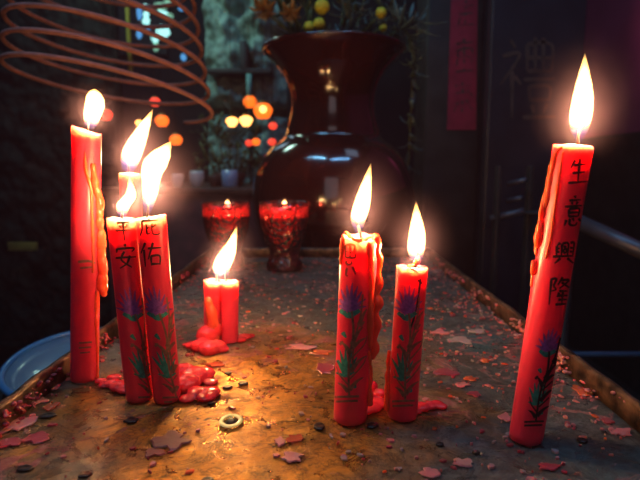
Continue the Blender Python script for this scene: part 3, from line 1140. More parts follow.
paint(H, motif((537, 333), (0.80, 0.0), (-0.16, 0.74)), 'painted_lotus', [M['violet'], M['teal'], M['ink']])

# ------------------------------------------------------------------ wax bits lying on the tray


def flake(p, sx, sy, rot, th, n=9, rough=0.4):
    bm = B()
    top, lo = [], []
    for i in range(n):
        a = 2 * PI * i / n
        k = 1 + rough * 1.25 * noise.noise(Vector((math.cos(a) * 1.5 + p.x * 97, math.sin(a) * 1.5 + p.y * 83, 0))) + random.uniform(-0.045, 0.045)
        x, y = math.cos(a) * sx * k, math.sin(a) * sy * k
        X = x * math.cos(rot) - y * math.sin(rot)
        Y = x * math.sin(rot) + y * math.cos(rot)
        top.append(bm.verts.new(p + Vector((X * 0.9, Y * 0.9, th * random.uniform(0.6, 1.3)))))
        lo.append(bm.verts.new(p + Vector((X, Y, -0.0004))))
    c = bm.verts.new(p + Vector((0, 0, th * 1.1)))
    for i in range(n):
        j = (i + 1) % n
        bm.faces.new((top[i], top[j], c))
        bm.faces.new((lo[i], lo[j], top[j], top[i]))
    bm.faces.new(lo[::-1])
    return bm


FLAKES = [  # px, py, half width px, half height px, material, label
    (296, 438, 9, 3.5, 'wax_run', 'thin red wax flake lying on bare brass in front of the stout candle'),
    (292, 456, 10, 5, 'wax_pink', 'broad pale pink wax scab at the front of the tray'),
    (280, 441, 6, 4, 'wax_pink', 'small pink wax chip in the front cluster left of the thin red flake'),
    (172, 440, 17, 8, 'wax_mauve', 'large dull rose wax smear on the brass in front of the leaning pair'),
    (155, 452, 10, 4, 'wax_mauve', 'dull rose wax streak under the large smear'),
    (47, 388, 12, 5, 'wax_pink', 'bright pink wax crust near the left rim beside the slim candle'),
    (38, 401, 8, 4, 'wax_pink', 'pink wax crust below the bright one at the left rim'),
    (52, 406, 7, 4, 'wax_run', 'curled red wax chip between left rim and leaning pair'),
    (16, 424, 14, 8, 'wax_pink', 'widest pink wax crust at the left edge of the picture'),
    (12, 442, 12, 5, 'wax_rose', 'deep rose wax crust at the left edge under the widest pink one'),
    (38, 437, 11, 5, 'wax_rose', 'faded rose wax scab right of the widest pink crust'),
    (216, 364, 8, 2.6, 'wax_run', 'flat orange red wax drip in front of the short back pair'),
    (300, 347, 14, 2.6, 'wax_pink', 'long pink wax streak on the tray between back pair and stout candle'),
    (322, 352, 12, 2.6, 'wax_run', 'red wax streak just left of the stout candle'),
    (326, 368, 9, 5, 'wax_rose', 'rose wax patch beside the lower left of the stout candle'),
    (470, 378, 6, 2.2, 'wax_run', 'small orange red wax drop between short candle and tallest candle'),
    (462, 384, 7, 2.2, 'wax_pink', 'pink wax chip beside the small orange red drop'),
    (475, 394, 6, 2.6, 'wax_rose', 'rounded mauve wax drop below the pink chip'),
    (485, 360, 4, 2, 'wax_run', 'tiny bright red wax fleck behind the tallest candle'),
    (445, 372, 13, 3, 'wax_rose', 'broad dull rose wax film right of the short candle'),
    (462, 462, 9, 4, 'wax_pink', 'pink wax chip at the front left of the tallest candle'),
    (430, 472, 10, 4.5, 'wax_pink', 'pink wax scab at the bottom edge of the picture'),
    (550, 466, 10, 3.5, 'wax_rose', 'rose wax scab in front of the tallest candle'),
    (505, 417, 7, 4, 'wax_pink', 'pink wax scrap touching the left foot of the tallest candle'),
    (583, 391, 8, 6, 'wax_run', 'red wax lump at the foot of the right rim'),
    (620, 432, 7, 4, 'wax_pink', 'pink wax chip under the right rim at the picture edge'),
    (608, 421, 5, 3, 'wax_rose', 'deep rose wax chip between red lump and picture edge'),
    (460, 340, 11, 3.4, 'wax_pale', 'pale pink wax scab on the dark rear right part of the tray'),
    (440, 332, 9, 2.4, 'wax_pink', 'pink wax streak behind the short candle on its right'),
    (478, 331, 8, 2.4, 'wax_pale', 'pale wax scab nearest the rear right rim'),
]
for px, py, w, h, m, lab in FLAKES:
    p = on_z(px, py)
    sx = metres(w, p)
    sy = abs(on_z(px, py - h).y - on_z(px, py + h).y) / 2
    bm = flake(p, sx, sy, 0, metres(0.45, p), n=22, rough=0.62)
    tag(obj('wax_flake', bm, M[m], loc=p, smooth=False), lab, 'wax flake', 'loose wax flakes')

DROPS = [  # dark burnt drops
    (131, 420, 11, 5, 'dark burnt drop in front of the leaning pair'),
    (85, 474, 10, 5.5, 'dark burnt drop at the bottom left of the tray'),
    (207, 480, 10, 5, 'dark burnt drop at the bottom edge left of the middle'),
    (211, 403, 6, 2.2, 'shiny black drop closest to the melted foot of the leaning pair'),
    (227, 387, 8, 2.4, 'shiny black drop between leaning pair and short back pair'),
    (243, 383, 8, 3, 'ring shaped dark drop right of the shiny black one'),
    (228, 373, 6, 2, 'small dark drop in front of the short back pair'),
    (319, 426, 9, 6, 'black scab left of the foot of the stout candle'),
    (372, 425, 9, 4.5, 'black scab between the feet of stout and short candle'),
    (440, 444, 7, 3, 'small black scab in front of the tallest candle on its left'),
    (476, 452, 7, 3, 'black scab beside the foot of the tallest candle'),
    (582, 440, 9, 4, 'dark scab right of the foot of the tallest candle'),
    (48, 415, 13, 4, 'long black scab near the left rim'),
    (25, 468, 14, 5, 'broad dark scab in the bottom left corner'),
]
for px, py, w, h, lab in DROPS:
    p = on_z(px, py)
    sx = metres(w, p) * 0.62
    sy = abs(on_z(px, py - h).y - on_z(px, py + h).y) / 2 * 0.62
    bm = B()
    prof = [(0, 0.0002), (0.35, 0.0004), (0.7, 0.0006), (0.9, 0.0004), (1.0, -0.0004), (0, -0.0004)]
    add_lathe(bm, prof, p, 24)
    for v in bm.verts:
        d = v.co - p
        k = 1 + 0.35 * noise.noise(Vector((d.x * 1.8 + px * 7.3, d.y * 1.8 + py * 3.1, 0)))
        v.co = p + Vector((d.x * sx * k, d.y * sy * k, d.z))
    tag(obj('burnt_drop', bm, M['char'], loc=p), lab, 'burnt drop', 'dark burnt drops')

# glint round a dark wax drop, built as a pale gold ring
p = on_z(231, 421)
ring = thing('glint_ring', p, 'golden ring shaped as the glint round a dark wax drop on bare brass', 'glint ring')
rx = metres(9.5, p)
ry = abs(on_z(231, 415.5).y - on_z(231, 426.5).y) / 2
bm = B()
n, k = 36, 10
rr = []
for i in range(n):
    a = 2 * PI * i / n
    q = []
    for j in range(k):
        t = 2 * PI * j / k
        f = 1 + 0.26 * math.cos(t)
        q.append(bm.verts.new(p + Vector((math.cos(a) * rx * f, math.sin(a) * ry * f, 0.0003 + 0.0007 * math.sin(t)))))
    rr.append(q)
for i in range(n):
    for j in range(k):
        bm.faces.new((rr[i][j], rr[(i + 1) % n][j], rr[(i + 1) % n][(j + 1) % k], rr[i][(j + 1) % k]))
M['glint_gold'] = wax('ring_glint', (0.95, 0.72, 0.30), radius=(1, 0.7, 0.3), scale=0.004, rough=0.12)
obj('ring', bm, M['glint_gold'], ring)
bm = B()
add_lathe(bm, [(0, 0.0012), (0.6, 0.001), (1, -0.0004), (0, -0.0004)], p, 24)
for v in bm.verts:
    d = v.co - p
    v.co = p + Vector((d.x * rx * 0.6, d.y * ry * 0.6, d.z))
obj('centre', bm, M['char'], ring)

# crumbs nobody could count, thicker towards the sides and the back
bm = B()
rnd = random.Random(11)
cnt = 0
while cnt < 1700:
    x = rnd.uniform(TX0 + 0.006, TX1 - 0.006)
    y = rnd.uniform(0.2, TY1 - 0.01)
    side = min(x - TX0, TX1 - x)
    d = 0.16 + 0.75 * math.exp(-side / 0.018) + 0.30 * max(0, min(1, (x - 0.0) / 0.12)) + 0.15 * max(0, (y - 0.5))
    d *= 0.4 + 1.3 * max(0, noise.noise(Vector((x * 16, y * 13, 8))) + 0.35)
    if rnd.random() > d:
        continue
    cnt += 1
    s = rnd.choice((0.0005, 0.0007, 0.0009, 0.0011, 0.0015, 0.002)) * (1 + 0.7 * y)
    if side < 0.02 and rnd.random() < 0.3:
        s *= 1.7
    if x < TX0 + 0.05 and y < 0.6 and rnd.random() < 0.45:
        s *= 2.2
    mi = rnd.choices((0, 1, 2, 3), (3, 3.4, 2.2, 0.8))[0]
    a0 = rnd.uniform(0, PI)
    m_ = rnd.randint(5, 8)
    th = rnd.uniform(0.0001, 0.0007)
    top, lo = [], []
    el = rnd.uniform(0.4, 1.0)
    for i in range(m_):
        a = 2 * PI * i / m_
        k = 1 + rnd.uniform(-0.4, 0.4)
        X, Y = math.cos(a) * s * k, math.sin(a) * s * k * el
        X, Y = X * math.cos(a0) - Y * math.sin(a0), X * math.sin(a0) + Y * math.cos(a0)
        top.append(bm.verts.new((x + X * 0.85, y + Y * 0.85, th * rnd.uniform(0.5, 1.3))))
        lo.append(bm.verts.new((x + X, y + Y, -0.0008)))
    f = bm.faces.new(top); f.material_index = mi
    f = bm.faces.new(lo[::-1]); f.material_index = mi
    for i in range(m_):
        f = bm.faces.new((lo[i], lo[(i + 1) % m_], top[(i + 1) % m_], top[i])); f.material_index = mi
tag(obj('wax_crumbs', bm, [M['wax_pink'], M['wax_rose'], M['wax_pale'], M['wax_run']], smooth=False),
    'crumbs and chips of old pink and red wax scattered over the tray', 'wax crumbs', kind='stuff')

# wax caked on the two side rims
for sx, lab in ((-1, 'reddish brown wax caked along the left rim of the tray'), (1, 'pinkish wax caked along the right rim of the tray')):
    spots = []
    rnd = random.Random(5 + sx)
    for i in range(420):
        y = rnd.uniform(0.24, 0.95) if i % 3 else rnd.uniform(0.24, 0.55)
        zz = rnd.uniform(0, 0.014)
        xx = (TX0 + 0.0035 if sx < 0 else TX1 - 0.0035) - sx * rnd.uniform(-0.001, 0.0035) * (1.6 if zz < 0.005 else 1)
        if noise.noise(Vector((y * 30, zz * 60, sx))) < -0.05:
            continue
        spots.append((Vector((xx, y, zz)), rnd.uniform(0.0008, 0.0026), rnd.uniform(0.4, 0.9)))
    o = blobs('caked_wax', spots, M['wax_rose'] if sx < 0 else M['wax_pink'], None, 0.0006)
    tag(o, lab, 'caked wax', kind='stuff')

# ------------------------------------------------------------------ red glass lamps


def oil_lamp(cx, foot_y, rim_y, half, label, off=0.0):
    p = on_z(cx, foot_y)
    hw = metres(half, p)
    base = Vector((p.x, p.y + hw * 0.6, 0.0))
    base.x = at_y(cx, foot_y, base.y).x
    H_ = at_y(cx, rim_y, base.y).z
    t = thing('oil_lamp', base, label, 'oil lamp', 'red glass oil lamps at the back of the tray')
    outer = [(0, 0.0005), (0.70, 0.0005), (0.74, 0.03), (0.74, 0.10), (0.64, 0.16), (0.60, 0.24), (0.66, 0.33), (0.80, 0.45), (0.92, 0.60), (0.98, 0.76), (0.97, 0.88), (0.99, 1.0)]
    prof = [(r * hw, z * H_) for r, z in outer]
    th = hw * 0.05
    inner = [(0.93 * hw, 1.0 * H_), (0.90 * hw, 0.88 * H_), (0.905 * hw, 0.76 * H_), (0.85 * hw, 0.60 * H_), (0.72 * hw, 0.45 * H_), (0.56 * hw, 0.33 * H_), (0.40 * hw, 0.27 * H_), (0, 0.25 * H_)]
    bm = B()
    add_lathe(bm, prof + inner, base, 48)
    obj('glass_cup', bm, M['glass'], t)
    oil = [(0, 0.262 * H_), (0.38 * hw, 0.282 * H_), (0.54 * hw, 0.342 * H_), (0.708 * hw, 0.452 * H_), (0.842 * hw, 0.602 * H_), (0.897 * hw, 0.76 * H_), (0.89 * hw, 0.80 * H_), (0, 0.80 * H_)]
    bm = B()
    add_lathe(bm, oil, base, 48)
    obj('red_oil', bm, M['oil'], t)
    top = base + Vector((0, 0, 0.80 * H_))
    bm = B()
    add_tube(bm, [top - Vector((0, 0, 0.004)), top + Vector((0, 0, 0.010))], 0.0012, 8)
    obj('wick', bm, M['wick'], t)
    q = top
    flame_on(t, [(cx + off, rim_y + 9), (cx + off, rim_y + 4), (cx + off, rim_y - 3)], 7, Vector((base.x, base.y, H_)), power=0.14)


oil_lamp(284.5, 272, 202, 25, 'red glass oil lamp at the back of the tray, in front of the vase')
oil_lamp(227.5, 269, 202, 24, 'red glass oil lamp behind the flame of the short back pair')

# ------------------------------------------------------------------ vase with flowers
VY = 1.27
VX = at_y(333, 150, VY).x
STAND_Z = -0.10


def zrow(row, y=VY):
    return at_y(333, row, y).z


def hwid(npx, row):
    return metres(npx, at_y(333, row, VY))


vb = Vector((VX, VY, STAND_Z))
vase = thing('vase', vb, 'large oxblood glazed vase with flared mouth behind the tray', 'vase')
pr = [(50, 70), (53, 69.5), (58, 65), (65, 58), (73, 51), (83, 45.5), (94, 42), (106, 41), (118, 43), (130, 46), (136, 47.5), (140, 51), (148, 61), (160, 70), (176, 77), (194, 80.5), (212, 80), (232, 75), (252, 66)]
prof = []
for row, hw in pr:
    z = zrow(row) - STAND_Z
    prof.append((hwid(hw, row), z))
zb = prof[-1][1]
low_prof = [(prof[-1][0] * 0.86, zb * 0.55), (prof[-1][0] * 0.78, zb * 0.25), (prof[-1][0] * 0.80, 0.012), (prof[-1][0] * 0.80, 0.0), (0, 0.0)]
outer = prof + low_prof
inner = [(0, zrow(140) - STAND_Z), (hwid(38, 118), zrow(118) - STAND_Z), (hwid(37, 100), zrow(100) - STAND_Z), (hwid(39, 90), zrow(90) - STAND_Z),
         (hwid(48, 72), zrow(72) - STAND_Z), (hwid(63, 56), zrow(56) - STAND_Z), (hwid(68.5, 49.5), zrow(49.4) - STAND_Z)]
seq = [tuple(q) for q in outer[::-1]]
sm = [seq[0]] + smooth_path(seq[1:], 4)
bm = B()
add_lathe(bm, sm + inner[::-1], vb, 72)
obj('vase_body', bm, M['vase'], vase)
bm = B()
n = 72
zz = zrow(50.5)
add_tube(bm, [Vector((VX + hwid(69.5, 50) * math.cos(2 * PI * i / n), VY + hwid(69.5, 50) * math.sin(2 * PI * i / n), zz)) for i in range(n)] + [Vector((VX + hwid(69.5, 50), VY, zz))], 0.005, 10)
obj('lip', bm, M['vase'], vase)

st = thing('vase_stand', (VX, VY, FLOOR_Z), 'dark wooden stand under the oxblood vase', 'stand')
b = B(); add_box(b, VX - 0.22, VX + 0.22, VY - 0.16, VY + 0.24, STAND_Z - 0.03, STAND_Z - 0.0005, 0.004); obj('top', b, M['stand'], st)
for sx in (-0.19, 0.19):
    for sy in (-0.13, 0.21):
        b = B(); add_box(b, VX + sx - 0.02, VX + sx + 0.02, VY + sy - 0.02, VY + sy + 0.02, FLOOR_Z, STAND_Z - 0.03); obj('leg', b, M['stand'], st)


def add_leaf(bm, a, b_, w, bend=0.02, mat=0, n=8):
    """a blade with a raised midrib and thickness"""
    a, b_ = Vector(a), Vector(b_)
    d = (b_ - a)
    e1, e2 = frame_of(d)
    side = e1 if abs(e1.x) > abs(e2.x) or True else e2
    up = d.normalized().cross(side)
    rows = []
    for i in range(n + 1):
        t = i / n
        c = a + d * t + up * bend * math.sin(PI * t)
        ww = w * math.sin(PI * min(1, 0.06 + t * 0.94)) ** 0.8 + 0.0004
        rows.append([bm.verts.new(c - side * ww), bm.verts.new(c + up * ww * 0.25), bm.verts.new(c + side * ww), bm.verts.new(c - up * 0.001)])
    for r0, r1 in zip(rows, rows[1:]):
        for k in range(4):
            f = bm.faces.new((r0[k], r0[(k + 1) % 4], r1[(k + 1) % 4], r1[k]))
            f.material_index = mat
    bm.faces.new(rows[0])
    bm.faces.new(rows[-1])


mouth_z = zrow(50)
root = Vector((VX, VY, mouth_z - 0.10))


def stem_to(bm, q, r=0.0028):
    m = Vector((VX + (q.x - VX) * 0.45, VY + (q.y - VY) * 0.45, mouth_z + 0.005))
    add_tube(bm, [Vector(p) for p in smooth_path([tuple(root.lerp(m, 0.2)), tuple(m), tuple(q)], 6)], r, 7)


BLOOM = [(322, 7, 7.5, -0.05, 'large round yellow bloom at the top of the bouquet'), (309, 27, 5.5, -0.075, 'small pale yellow bloom just above the vase mouth'),
         (319, 24, 6, -0.07, 'deep yellow bloom right of the small pale one'), (381, 13, 5.5, -0.05, 'yellow bloom on the right side of the bouquet'),
         (383, 28, 4, -0.04, 'small yellow bloom low on the right of the bouquet')]
for px, py, r, dy, lab in BLOOM:
    q = at_y(px, py, VY + dy)
    t = thing('yellow_flower', Vector((VX, VY, mouth_z - 0.08)), lab, 'flower', 'yellow button flowers in the vase')
    bm = B(); stem_to(bm, q); obj('stem', bm, M['stalk'], t)
    bm = B()
    add_ball(bm, q, metres(r, q), 3)
    for v in bm.verts:
        v.co = q + (v.co - q) * (1 + 0.09 * noise.noise((v.co - q) * 500))
    obj('bloom', bm, M['yellow'], t)
# two ochre open flowers on the left
for px, py, r, lab in ((264, 10, 14, 'brownish ochre flower drooping over the left of the vase'), (291, 14, 12, 'dull ochre flower between leaves left of the yellow blooms')):
    q = at_y(px, py, VY - 0.04)
    t = thing('ochre_flower', Vector((VX, VY, mouth_z - 0.08)), lab, 'flower', 'ochre flowers in the vase')
    bm = B(); stem_to(bm, q, 0.003); obj('stem', bm, M['stalk'], t)
    bm = B()
    R_ = metres(r, q)
    for k in range(14):
        a = 2 * PI * k / 14
        d = Vector((math.cos(a), -0.5 - 0.3 * (k % 2), math.sin(a))) * R_
        add_leaf(bm, q, q + d * (1.0 if k % 2 else 0.75), R_ * 0.28, R_ * 0.15)
    obj('petals', bm, M['ochre'], t)
# leafy sprays, each its own stalk
SPRAY = [  # tip px,py, depth offset, leaf, label
    (276, -6, 0.0, 'leaf', 'dark leafy spray leaning left out of the vase'), (300, -12, 0.04, 'leaf', 'dark leafy spray above the ochre flowers'),
    (345, -14, 0.02, 'leaf', 'dark upright leafy spray in the middle of the bouquet'), (356, 2, -0.05, 'leaf_blue', 'blue grey leafy spray right of the large yellow bloom'),
    (398, -8, 0.0, 'leaf_blue', 'blue grey leafy spray at the right of the bouquet'), (416, 20, -0.03, 'leaf_blue', 'slender blue grey spray reaching right past the vase mouth'),
    (368, -16, 0.05, 'leaf', 'dark leafy spray behind the right yellow blooms')]
for i, (px, py, dy, mk, lab) in enumerate(SPRAY):
    q = at_y(px, py, VY + dy)
    t = thing('leafy_spray', Vector((VX, VY, mouth_z - 0.08)), lab, 'leafy spray', 'leafy sprays in the vase')
    m = Vector((VX + (q.x - VX) * 0.5, VY + (q.y - VY) * 0.5, mouth_z + 0.004))
    path = [Vector(p) for p in smooth_path([tuple(root.lerp(m, 0.2)), tuple(m), tuple(q)], 8)]
    bm = B(); add_tube(bm, path, 0.0022, 6); obj('stem', bm, M['stalk'], t)
    bm = B()
    rnd = random.Random(40 + i)
    for k in range(26):
        a = path[rnd.randint(8, len(path) - 1)]
        d = Vector((rnd.uniform(-1, 1), rnd.uniform(-0.9, 0.5), rnd.uniform(-0.25, 1))).normalized() * rnd.uniform(0.035, 0.075)
        e = a + d
        if e.z < mouth_z + 0.004:
            e.z = mouth_z + 0.004 + rnd.uniform(0, 0.01)
        add_leaf(bm, a, e, rnd.uniform(0.004, 0.009), 0.006)
    obj('leaves', bm, M[mk], t)
# leaves hanging to the right of the vase
t = thing('trailing_plant', at_y(408, 40, VY), 'trailing grey green plant hanging down the right side of the vase', 'plant')
bm = B()
hang = [Vector(p) for p in smooth_path([tuple(root + Vector((0.02, 0, 0.08))), tuple(at_y(396, 29, VY - 0.01)), tuple(at_y(412, 46, VY)), tuple(at_y(412, 90, VY + 0.02)), tuple(at_y(408, 170, VY + 0.03))], 10)]
add_tube(bm, hang, 0.0018, 6); obj('stem', bm, M['stalk'], t)
bm = B()
rnd = random.Random(3)
for k in range(60):
    a = hang[rnd.randint(9, len(hang) - 1)]
    d = Vector((rnd.uniform(-0.5, 0.9), rnd.uniform(-0.6, 0.6), rnd.uniform(-1, 0.2))).normalized() * rnd.uniform(0.02, 0.05)
    add_leaf(bm, a, a + d, rnd.uniform(0.004, 0.008), 0.005)
obj('leaves', bm, M['leaf_blue'], t)

# ------------------------------------------------------------------ incense coil
CY = 0.95
coil = thing('incense_coil', at_y(107, 60, CY), 'large hanging spiral incense coil of reddish brown rings', 'incense coil')
c0 = at_y(114, 99, CY)
pxm = metres(1, c0)
Rv = Vector((math.cos(0.135), 0, -math.sin(0.135)))
Fv = Vector((0, math.cos(0.11), -math.sin(0.11)))
pts, rad = [], []
loops = 17
per = 60
for i in range(loops * per + 1):
    k = i / per
    th = PI / 3 - 2 * PI * k
    r = (97 - 2.6 * k) * pxm
    c = c0 + Vector((-0.3 * k * pxm, 0, 20.5 * k * pxm))
    pts.append(c + Rv * math.cos(th) * r + Fv * math.sin(th) * r)
bm = B()
add_tube(bm, pts, 0.0040, 8)
obj('coil', bm, M['coil'], coil)
apex = pts[-1]
for k in range(3):
    a = pts[int((6.2 + 0.33 * k) * per)]
    bm = B()
    hub = c0 + Vector((-0.01, 0, 20.5 * (loops + 5) * pxm))
    add_tube(bm, [a, hub], 0.0007, 6)
    obj('thread', bm, M['thread'], coil)
bm = B(); add_tube(bm, [hub, Vector((hub.x, hub.y, CEIL_Z))], 0.001, 6); obj('thread', bm, M['thread'], coil)

# ------------------------------------------------------------------ rear altar with cups and lamps
AY = 1.75
za = at_y(200, 188, AY).z
xl, xr = at_y(100, 188, AY).x, at_y(262, 188, AY).x
alt = thing('rear_altar', ((xl + xr) / 2, AY + 0.25, FLOOR_Z), 'dark red altar behind the vase with a pale front edge and small cups on top', 'altar')
b = B(); add_box(b, xl, xr, AY, AY + 0.75, za - 0.022, za, 0.003); obj('top', b, M['brown_wood'], alt)
b = B(); add_box(b, xl + 0.01, xr - 0.01, AY + 0.015, AY + 0.72, FLOOR_Z, za - 0.022); obj('front_cloth', b, M['altar_cloth'], alt)

CUPS = [(197, 171, 7.5, 16, 'porcelain', 'round pale blue porcelain cup on the rear altar'), (230, 176, 8, 17, 'blue_cup', 'square shouldered blue cup on the rear altar'),
        (214, 176, 5, 12, 'brown_wood', 'small brown cup between the pale and the blue cup'), (178, 178, 6, 13, 'porcelain', 'small pale cup nearest the flames on the rear altar')]
for px, py, w, h, mk, lab in CUPS:
    p = at_y(px, 186, AY + 0.08)
    base = Vector((p.x, AY + 0.08, za + 0.0005))
    r, hh = metres(w, p), metres(h, p)
    t = thing('offering_cup', base, lab, 'cup', 'small cups on the rear altar')
    if mk == 'blue_cup':
        prof = [(0, 0), (0.9, 0), (0.98, 0.04), (1, 0.5), (1, 1), (0.9, 1), (0.9, 0.1), (0, 0.1)]
    else:
        prof = [(0, 0), (0.6, 0), (0.62, 0.08), (0.85, 0.22), (1, 0.55), (0.98, 0.85), (0.9, 1), (0.82, 1), (0.9, 0.6), (0.6, 0.2), (0, 0.16)]
    bm = B(); add_lathe(bm, [(a * r, c * hh) for a, c in prof], base, 32); obj('cup_body', bm, M[mk], t)

# tiered rack that carries the little lamps
LY = 2.05
rk_c = at_y(252, 150, LY)
LAMPS = [  # px, py of bulb centre, radius px, glow, label
    (232, 122, 6.0, 'core', 'warm white lamp, left of the bright adjoining lamps behind the vase'), (246, 121, 6.5, 'core', 'warm white lamp, right of the bright adjoining lamps behind the vase'),
    (250, 102, 6.5, 'orange', 'orange lamp at the top of the lamp group behind the vase'), (263, 111, 9, 'orange', 'largest glowing orange lamp beside the vase neck'),
    (273, 126, 4, 'red', 'small red lamp right of the bright adjoining lamps'), (249, 143, 3.5, 'red', 'small red lamp at the bottom left of the lamp group'),
    (256, 142, 4, 'orange', 'small orange lamp at the bottom of the lamp group'), (272, 142, 3.8, 'red', 'small red lamp at the bottom right of the lamp group'),
    (155, 102, 5, 'red', 'red lamp above the tips of the leaning flames'), (162, 121, 6.5, 'orange', 'orange lamp right of the rear flame'),
    (176, 140, 6, 'orange', 'orange lamp to the right of the tallest pair flame'), (139, 123, 3.5, 'core', 'tiny white lamp left of the rear flame'), (106, 115, 6, 'red', 'dim red lamp just right of the slim candle flame')]
hangz = {}
for px, py, r, glow, lab in LAMPS:
    q = at_y(px, py, 1.58 + 0.022 * ((LAMPS.index((px, py, r, glow, lab)) * 5) % 13))
    R_ = metres(r, q)
    t = thing('hanging_lamp', q, lab, 'lamp', 'small glowing lamps in the background')
    bm = B()
    if glow == 'core':
        add_lathe(bm, [(0, -0.8), (0.45, -0.78), (0.72, -0.4), (1.0, 0.05), (1.02, 0.3), (0.75, 0.62), (0.4, 0.75), (0, 0.78)], (0, 0, 0), 20)
    else:
        add_lathe(bm, [(0, -0.8), (0.6, -0.8), (0.75, -0.6), (1.0, -0.2), (1.05, 0.2), (0.8, 0.6), (0.55, 0.8), (0, 0.8)], (0, 0, 0), 20)
    for v in bm.verts:
        v.co = q + v.co * R_
    obj('shade', bm, M['lamp_core' if glow == 'core' else 'lamp_orange' if glow == 'orange' else 'lamp_red'], t)
    bm = B()
    add_lathe(bm, [(0, 0.8), (0.62, 0.8), (0.5, 1.0), (0.15, 1.15), (0, 1.15)], (0, 0, 0), 16)
    for v in bm.verts:
        v.co = q + v.co * R_
    obj('cap', bm, M['brass_small'], t)
    bm = B(); add_tube(bm, [q + Vector((0, 0, R_ * 1.1)), Vector((q.x, q.y, CEIL_Z))], 0.0009, 5); obj('cord', bm, M['black_wood'], t)
    if glow == 'orange' and r > 8:
        bm = B(); add_ball(bm, q + Vector((0.003, -R_ * 0.96, 0.002)), R_ * 0.42, 2, (1, 0.5, 1)); obj('bulb', bm, M['lamp_core'], t)

# weathered stone carving, upper left of the vase
SY = 2.36


def carved(name, px0, py0, px1, py1, y, depth, nxp, nyp, mat, label, cat, seed, mask=None, fr=9.0):
    bm = B()
    a = at_y(px0, py0, y)
    c = at_y(px1, py1, y)
    g = []
    for j in range(nyp + 1):
        row = []
        for i in range(nxp + 1):
            x = a.x + (c.x - a.x) * i / nxp
            z = a.z + (c.z - a.z) * j / nyp
            s = Vector((x * fr, z * fr, seed))
            h = abs(noise.noise(s)) * 1.2 + 0.5 * abs(noise.noise(s * 2.3)) + 0.3 * noise.noise(s * 5.1)
            u, v = i / nxp, j / nyp
            if mask:
                h = mask(u, v, h)
            row.append(bm.verts.new((x, y - depth * h, z)))
        g.append(row)
    for j in range(nyp):
        for i in range(nxp):
            bm.faces.new((g[j][i], g[j][i + 1], g[j + 1][i + 1], g[j + 1][i]))
    back = [[bm.verts.new((v.co.x, y + 0.08, v.co.z)) for v in (g[0][0], g[0][-1], g[-1][-1], g[-1][0])]]
    q = back[0]
    bm.faces.new(q[::-1])
    bm.faces.new([q[0]] + g[0] + [q[1]])
    bm.faces.new([q[1]] + [r[-1] for r in g] + [q[2]])
    bm.faces.new([q[2]] + g[-1][::-1] + [q[3]])
    bm.faces.new([q[3]] + [r[0] for r in g][::-1] + [q[0]])
    return tag(obj(name, bm, mat, loc=((a.x + c.x) / 2, y, min(a.z, c.z))), label, cat)


def figure_mask(u, v, h):
    # a seated, robed outline: dark gap below the middle and a ledge line
    h = h * 0.8 + 0.9 * math.exp(-((u - 0.25) / 0.18) ** 2) + 0.8 * math.exp(-((u - 0.7) / 0.2) ** 2)
    if abs(u - 0.55) < 0.05 and v > 0.38:
        h -= 2.0
    if abs(v - 0.63) < 0.03:
        h -= 1.2
    return h


zrow_alt = 240 - F * math.tan(math.atan2(za - CAM.z, SY) + TILT)
carved('stone_carving', 206, -14, 288, zrow_alt, SY, 0.11, 60, 80, M['stone'], 'weathered grey green stone carving on the wall left of the vase', 'carving', 4.0, figure_mask, 7)
carving = bpy.data.objects['stone_carving']
b = B()
q0, q1 = at_y(207, 71, SY - 0.19), at_y(272, 71, SY - 0.19)
add_box(b, q0.x, q1.x, SY - 0.20, SY - 0.02, q0.z - 0.010, q0.z + 0.010, 0.003)
obj('ledge', b, M['black_wood'], carving)
b = B()
q0, q1 = at_y(240, 71, SY - 0.19), at_y(247, 41, SY - 0.19)
add_box(b, q0.x, q1.x, SY - 0.20, SY - 0.02, q0.z, q1.z, 0.004)
obj('post', b, M['black_wood'], carving)
carved('carved_screen', -90, -60, 128, 345, 2.2, 0.035, 110, 160, M['old_screen'], 'dark carved wooden screen behind the incense coil at left', 'screen', 9.0, None, 8)
t = thing('joss_stick', at_y(249, 96, SY - 0.2), 'thin pale teal stick standing upright before the stone carving', 'stick')
bm = B(); add_tube(bm, [at_y(249, 102, SY - 0.2), at_y(249, 74, SY - 0.2)], metres(2.4, at_y(249, 90, SY)), 10); obj('stick', bm, M['stick'], t)
bm = B(); add_tube(bm, [at_y(249, 102, SY - 0.2), Vector((at_y(249, 102, SY - 0.2).x, SY - 0.2, za + 0.001))], 0.004, 8); obj('holder', bm, M['black_wood'], t)

# dark shrubby greenery under the carving
t = thing('potted_greenery', (at_y(216, 150, 1.95).x, 1.95, za), 'dark leafy plant on the rear altar left of the vase', 'plant')
bm = B()
rnd = random.Random(21)
for k in range(120):
    a = at_y(rnd.uniform(196, 262), rnd.uniform(118, 178), 1.95 + rnd.uniform(-0.06, 0.06))
    if a.z < za + 0.02:
        a.z = za + 0.02
    d = Vector((rnd.uniform(-1, 1), rnd.uniform(-0.8, 0.4), rnd.uniform(-0.3, 1))).normalized() * rnd.uniform(0.02, 0.045)
    add_leaf(bm, a, a + d, rnd.uniform(0.006, 0.012), 0.004)
obj('leaves', bm, M['leaf'], t)
bm = B()
for k in range(7):
    x = at_y(200 + 10 * k, 150, 1.95).x
    add_tube(bm, [Vector((x * 0.4 + at_y(228, 150, 1.95).x * 0.6, 1.95, za + 0.04)), Vector((x, 1.95, za + 0.16))], 0.003, 6)
obj('stems', bm, M['stalk'], t)
bm = B(); add_lathe(bm, [(0, 0), (0.05, 0), (0.065, 0.045), (0.06, 0.05), (0, 0.045)], (at_y(228, 150, 1.95).x, 1.95, za + 0.0005), 24); obj('pot', bm, M['brown_wood'], t)

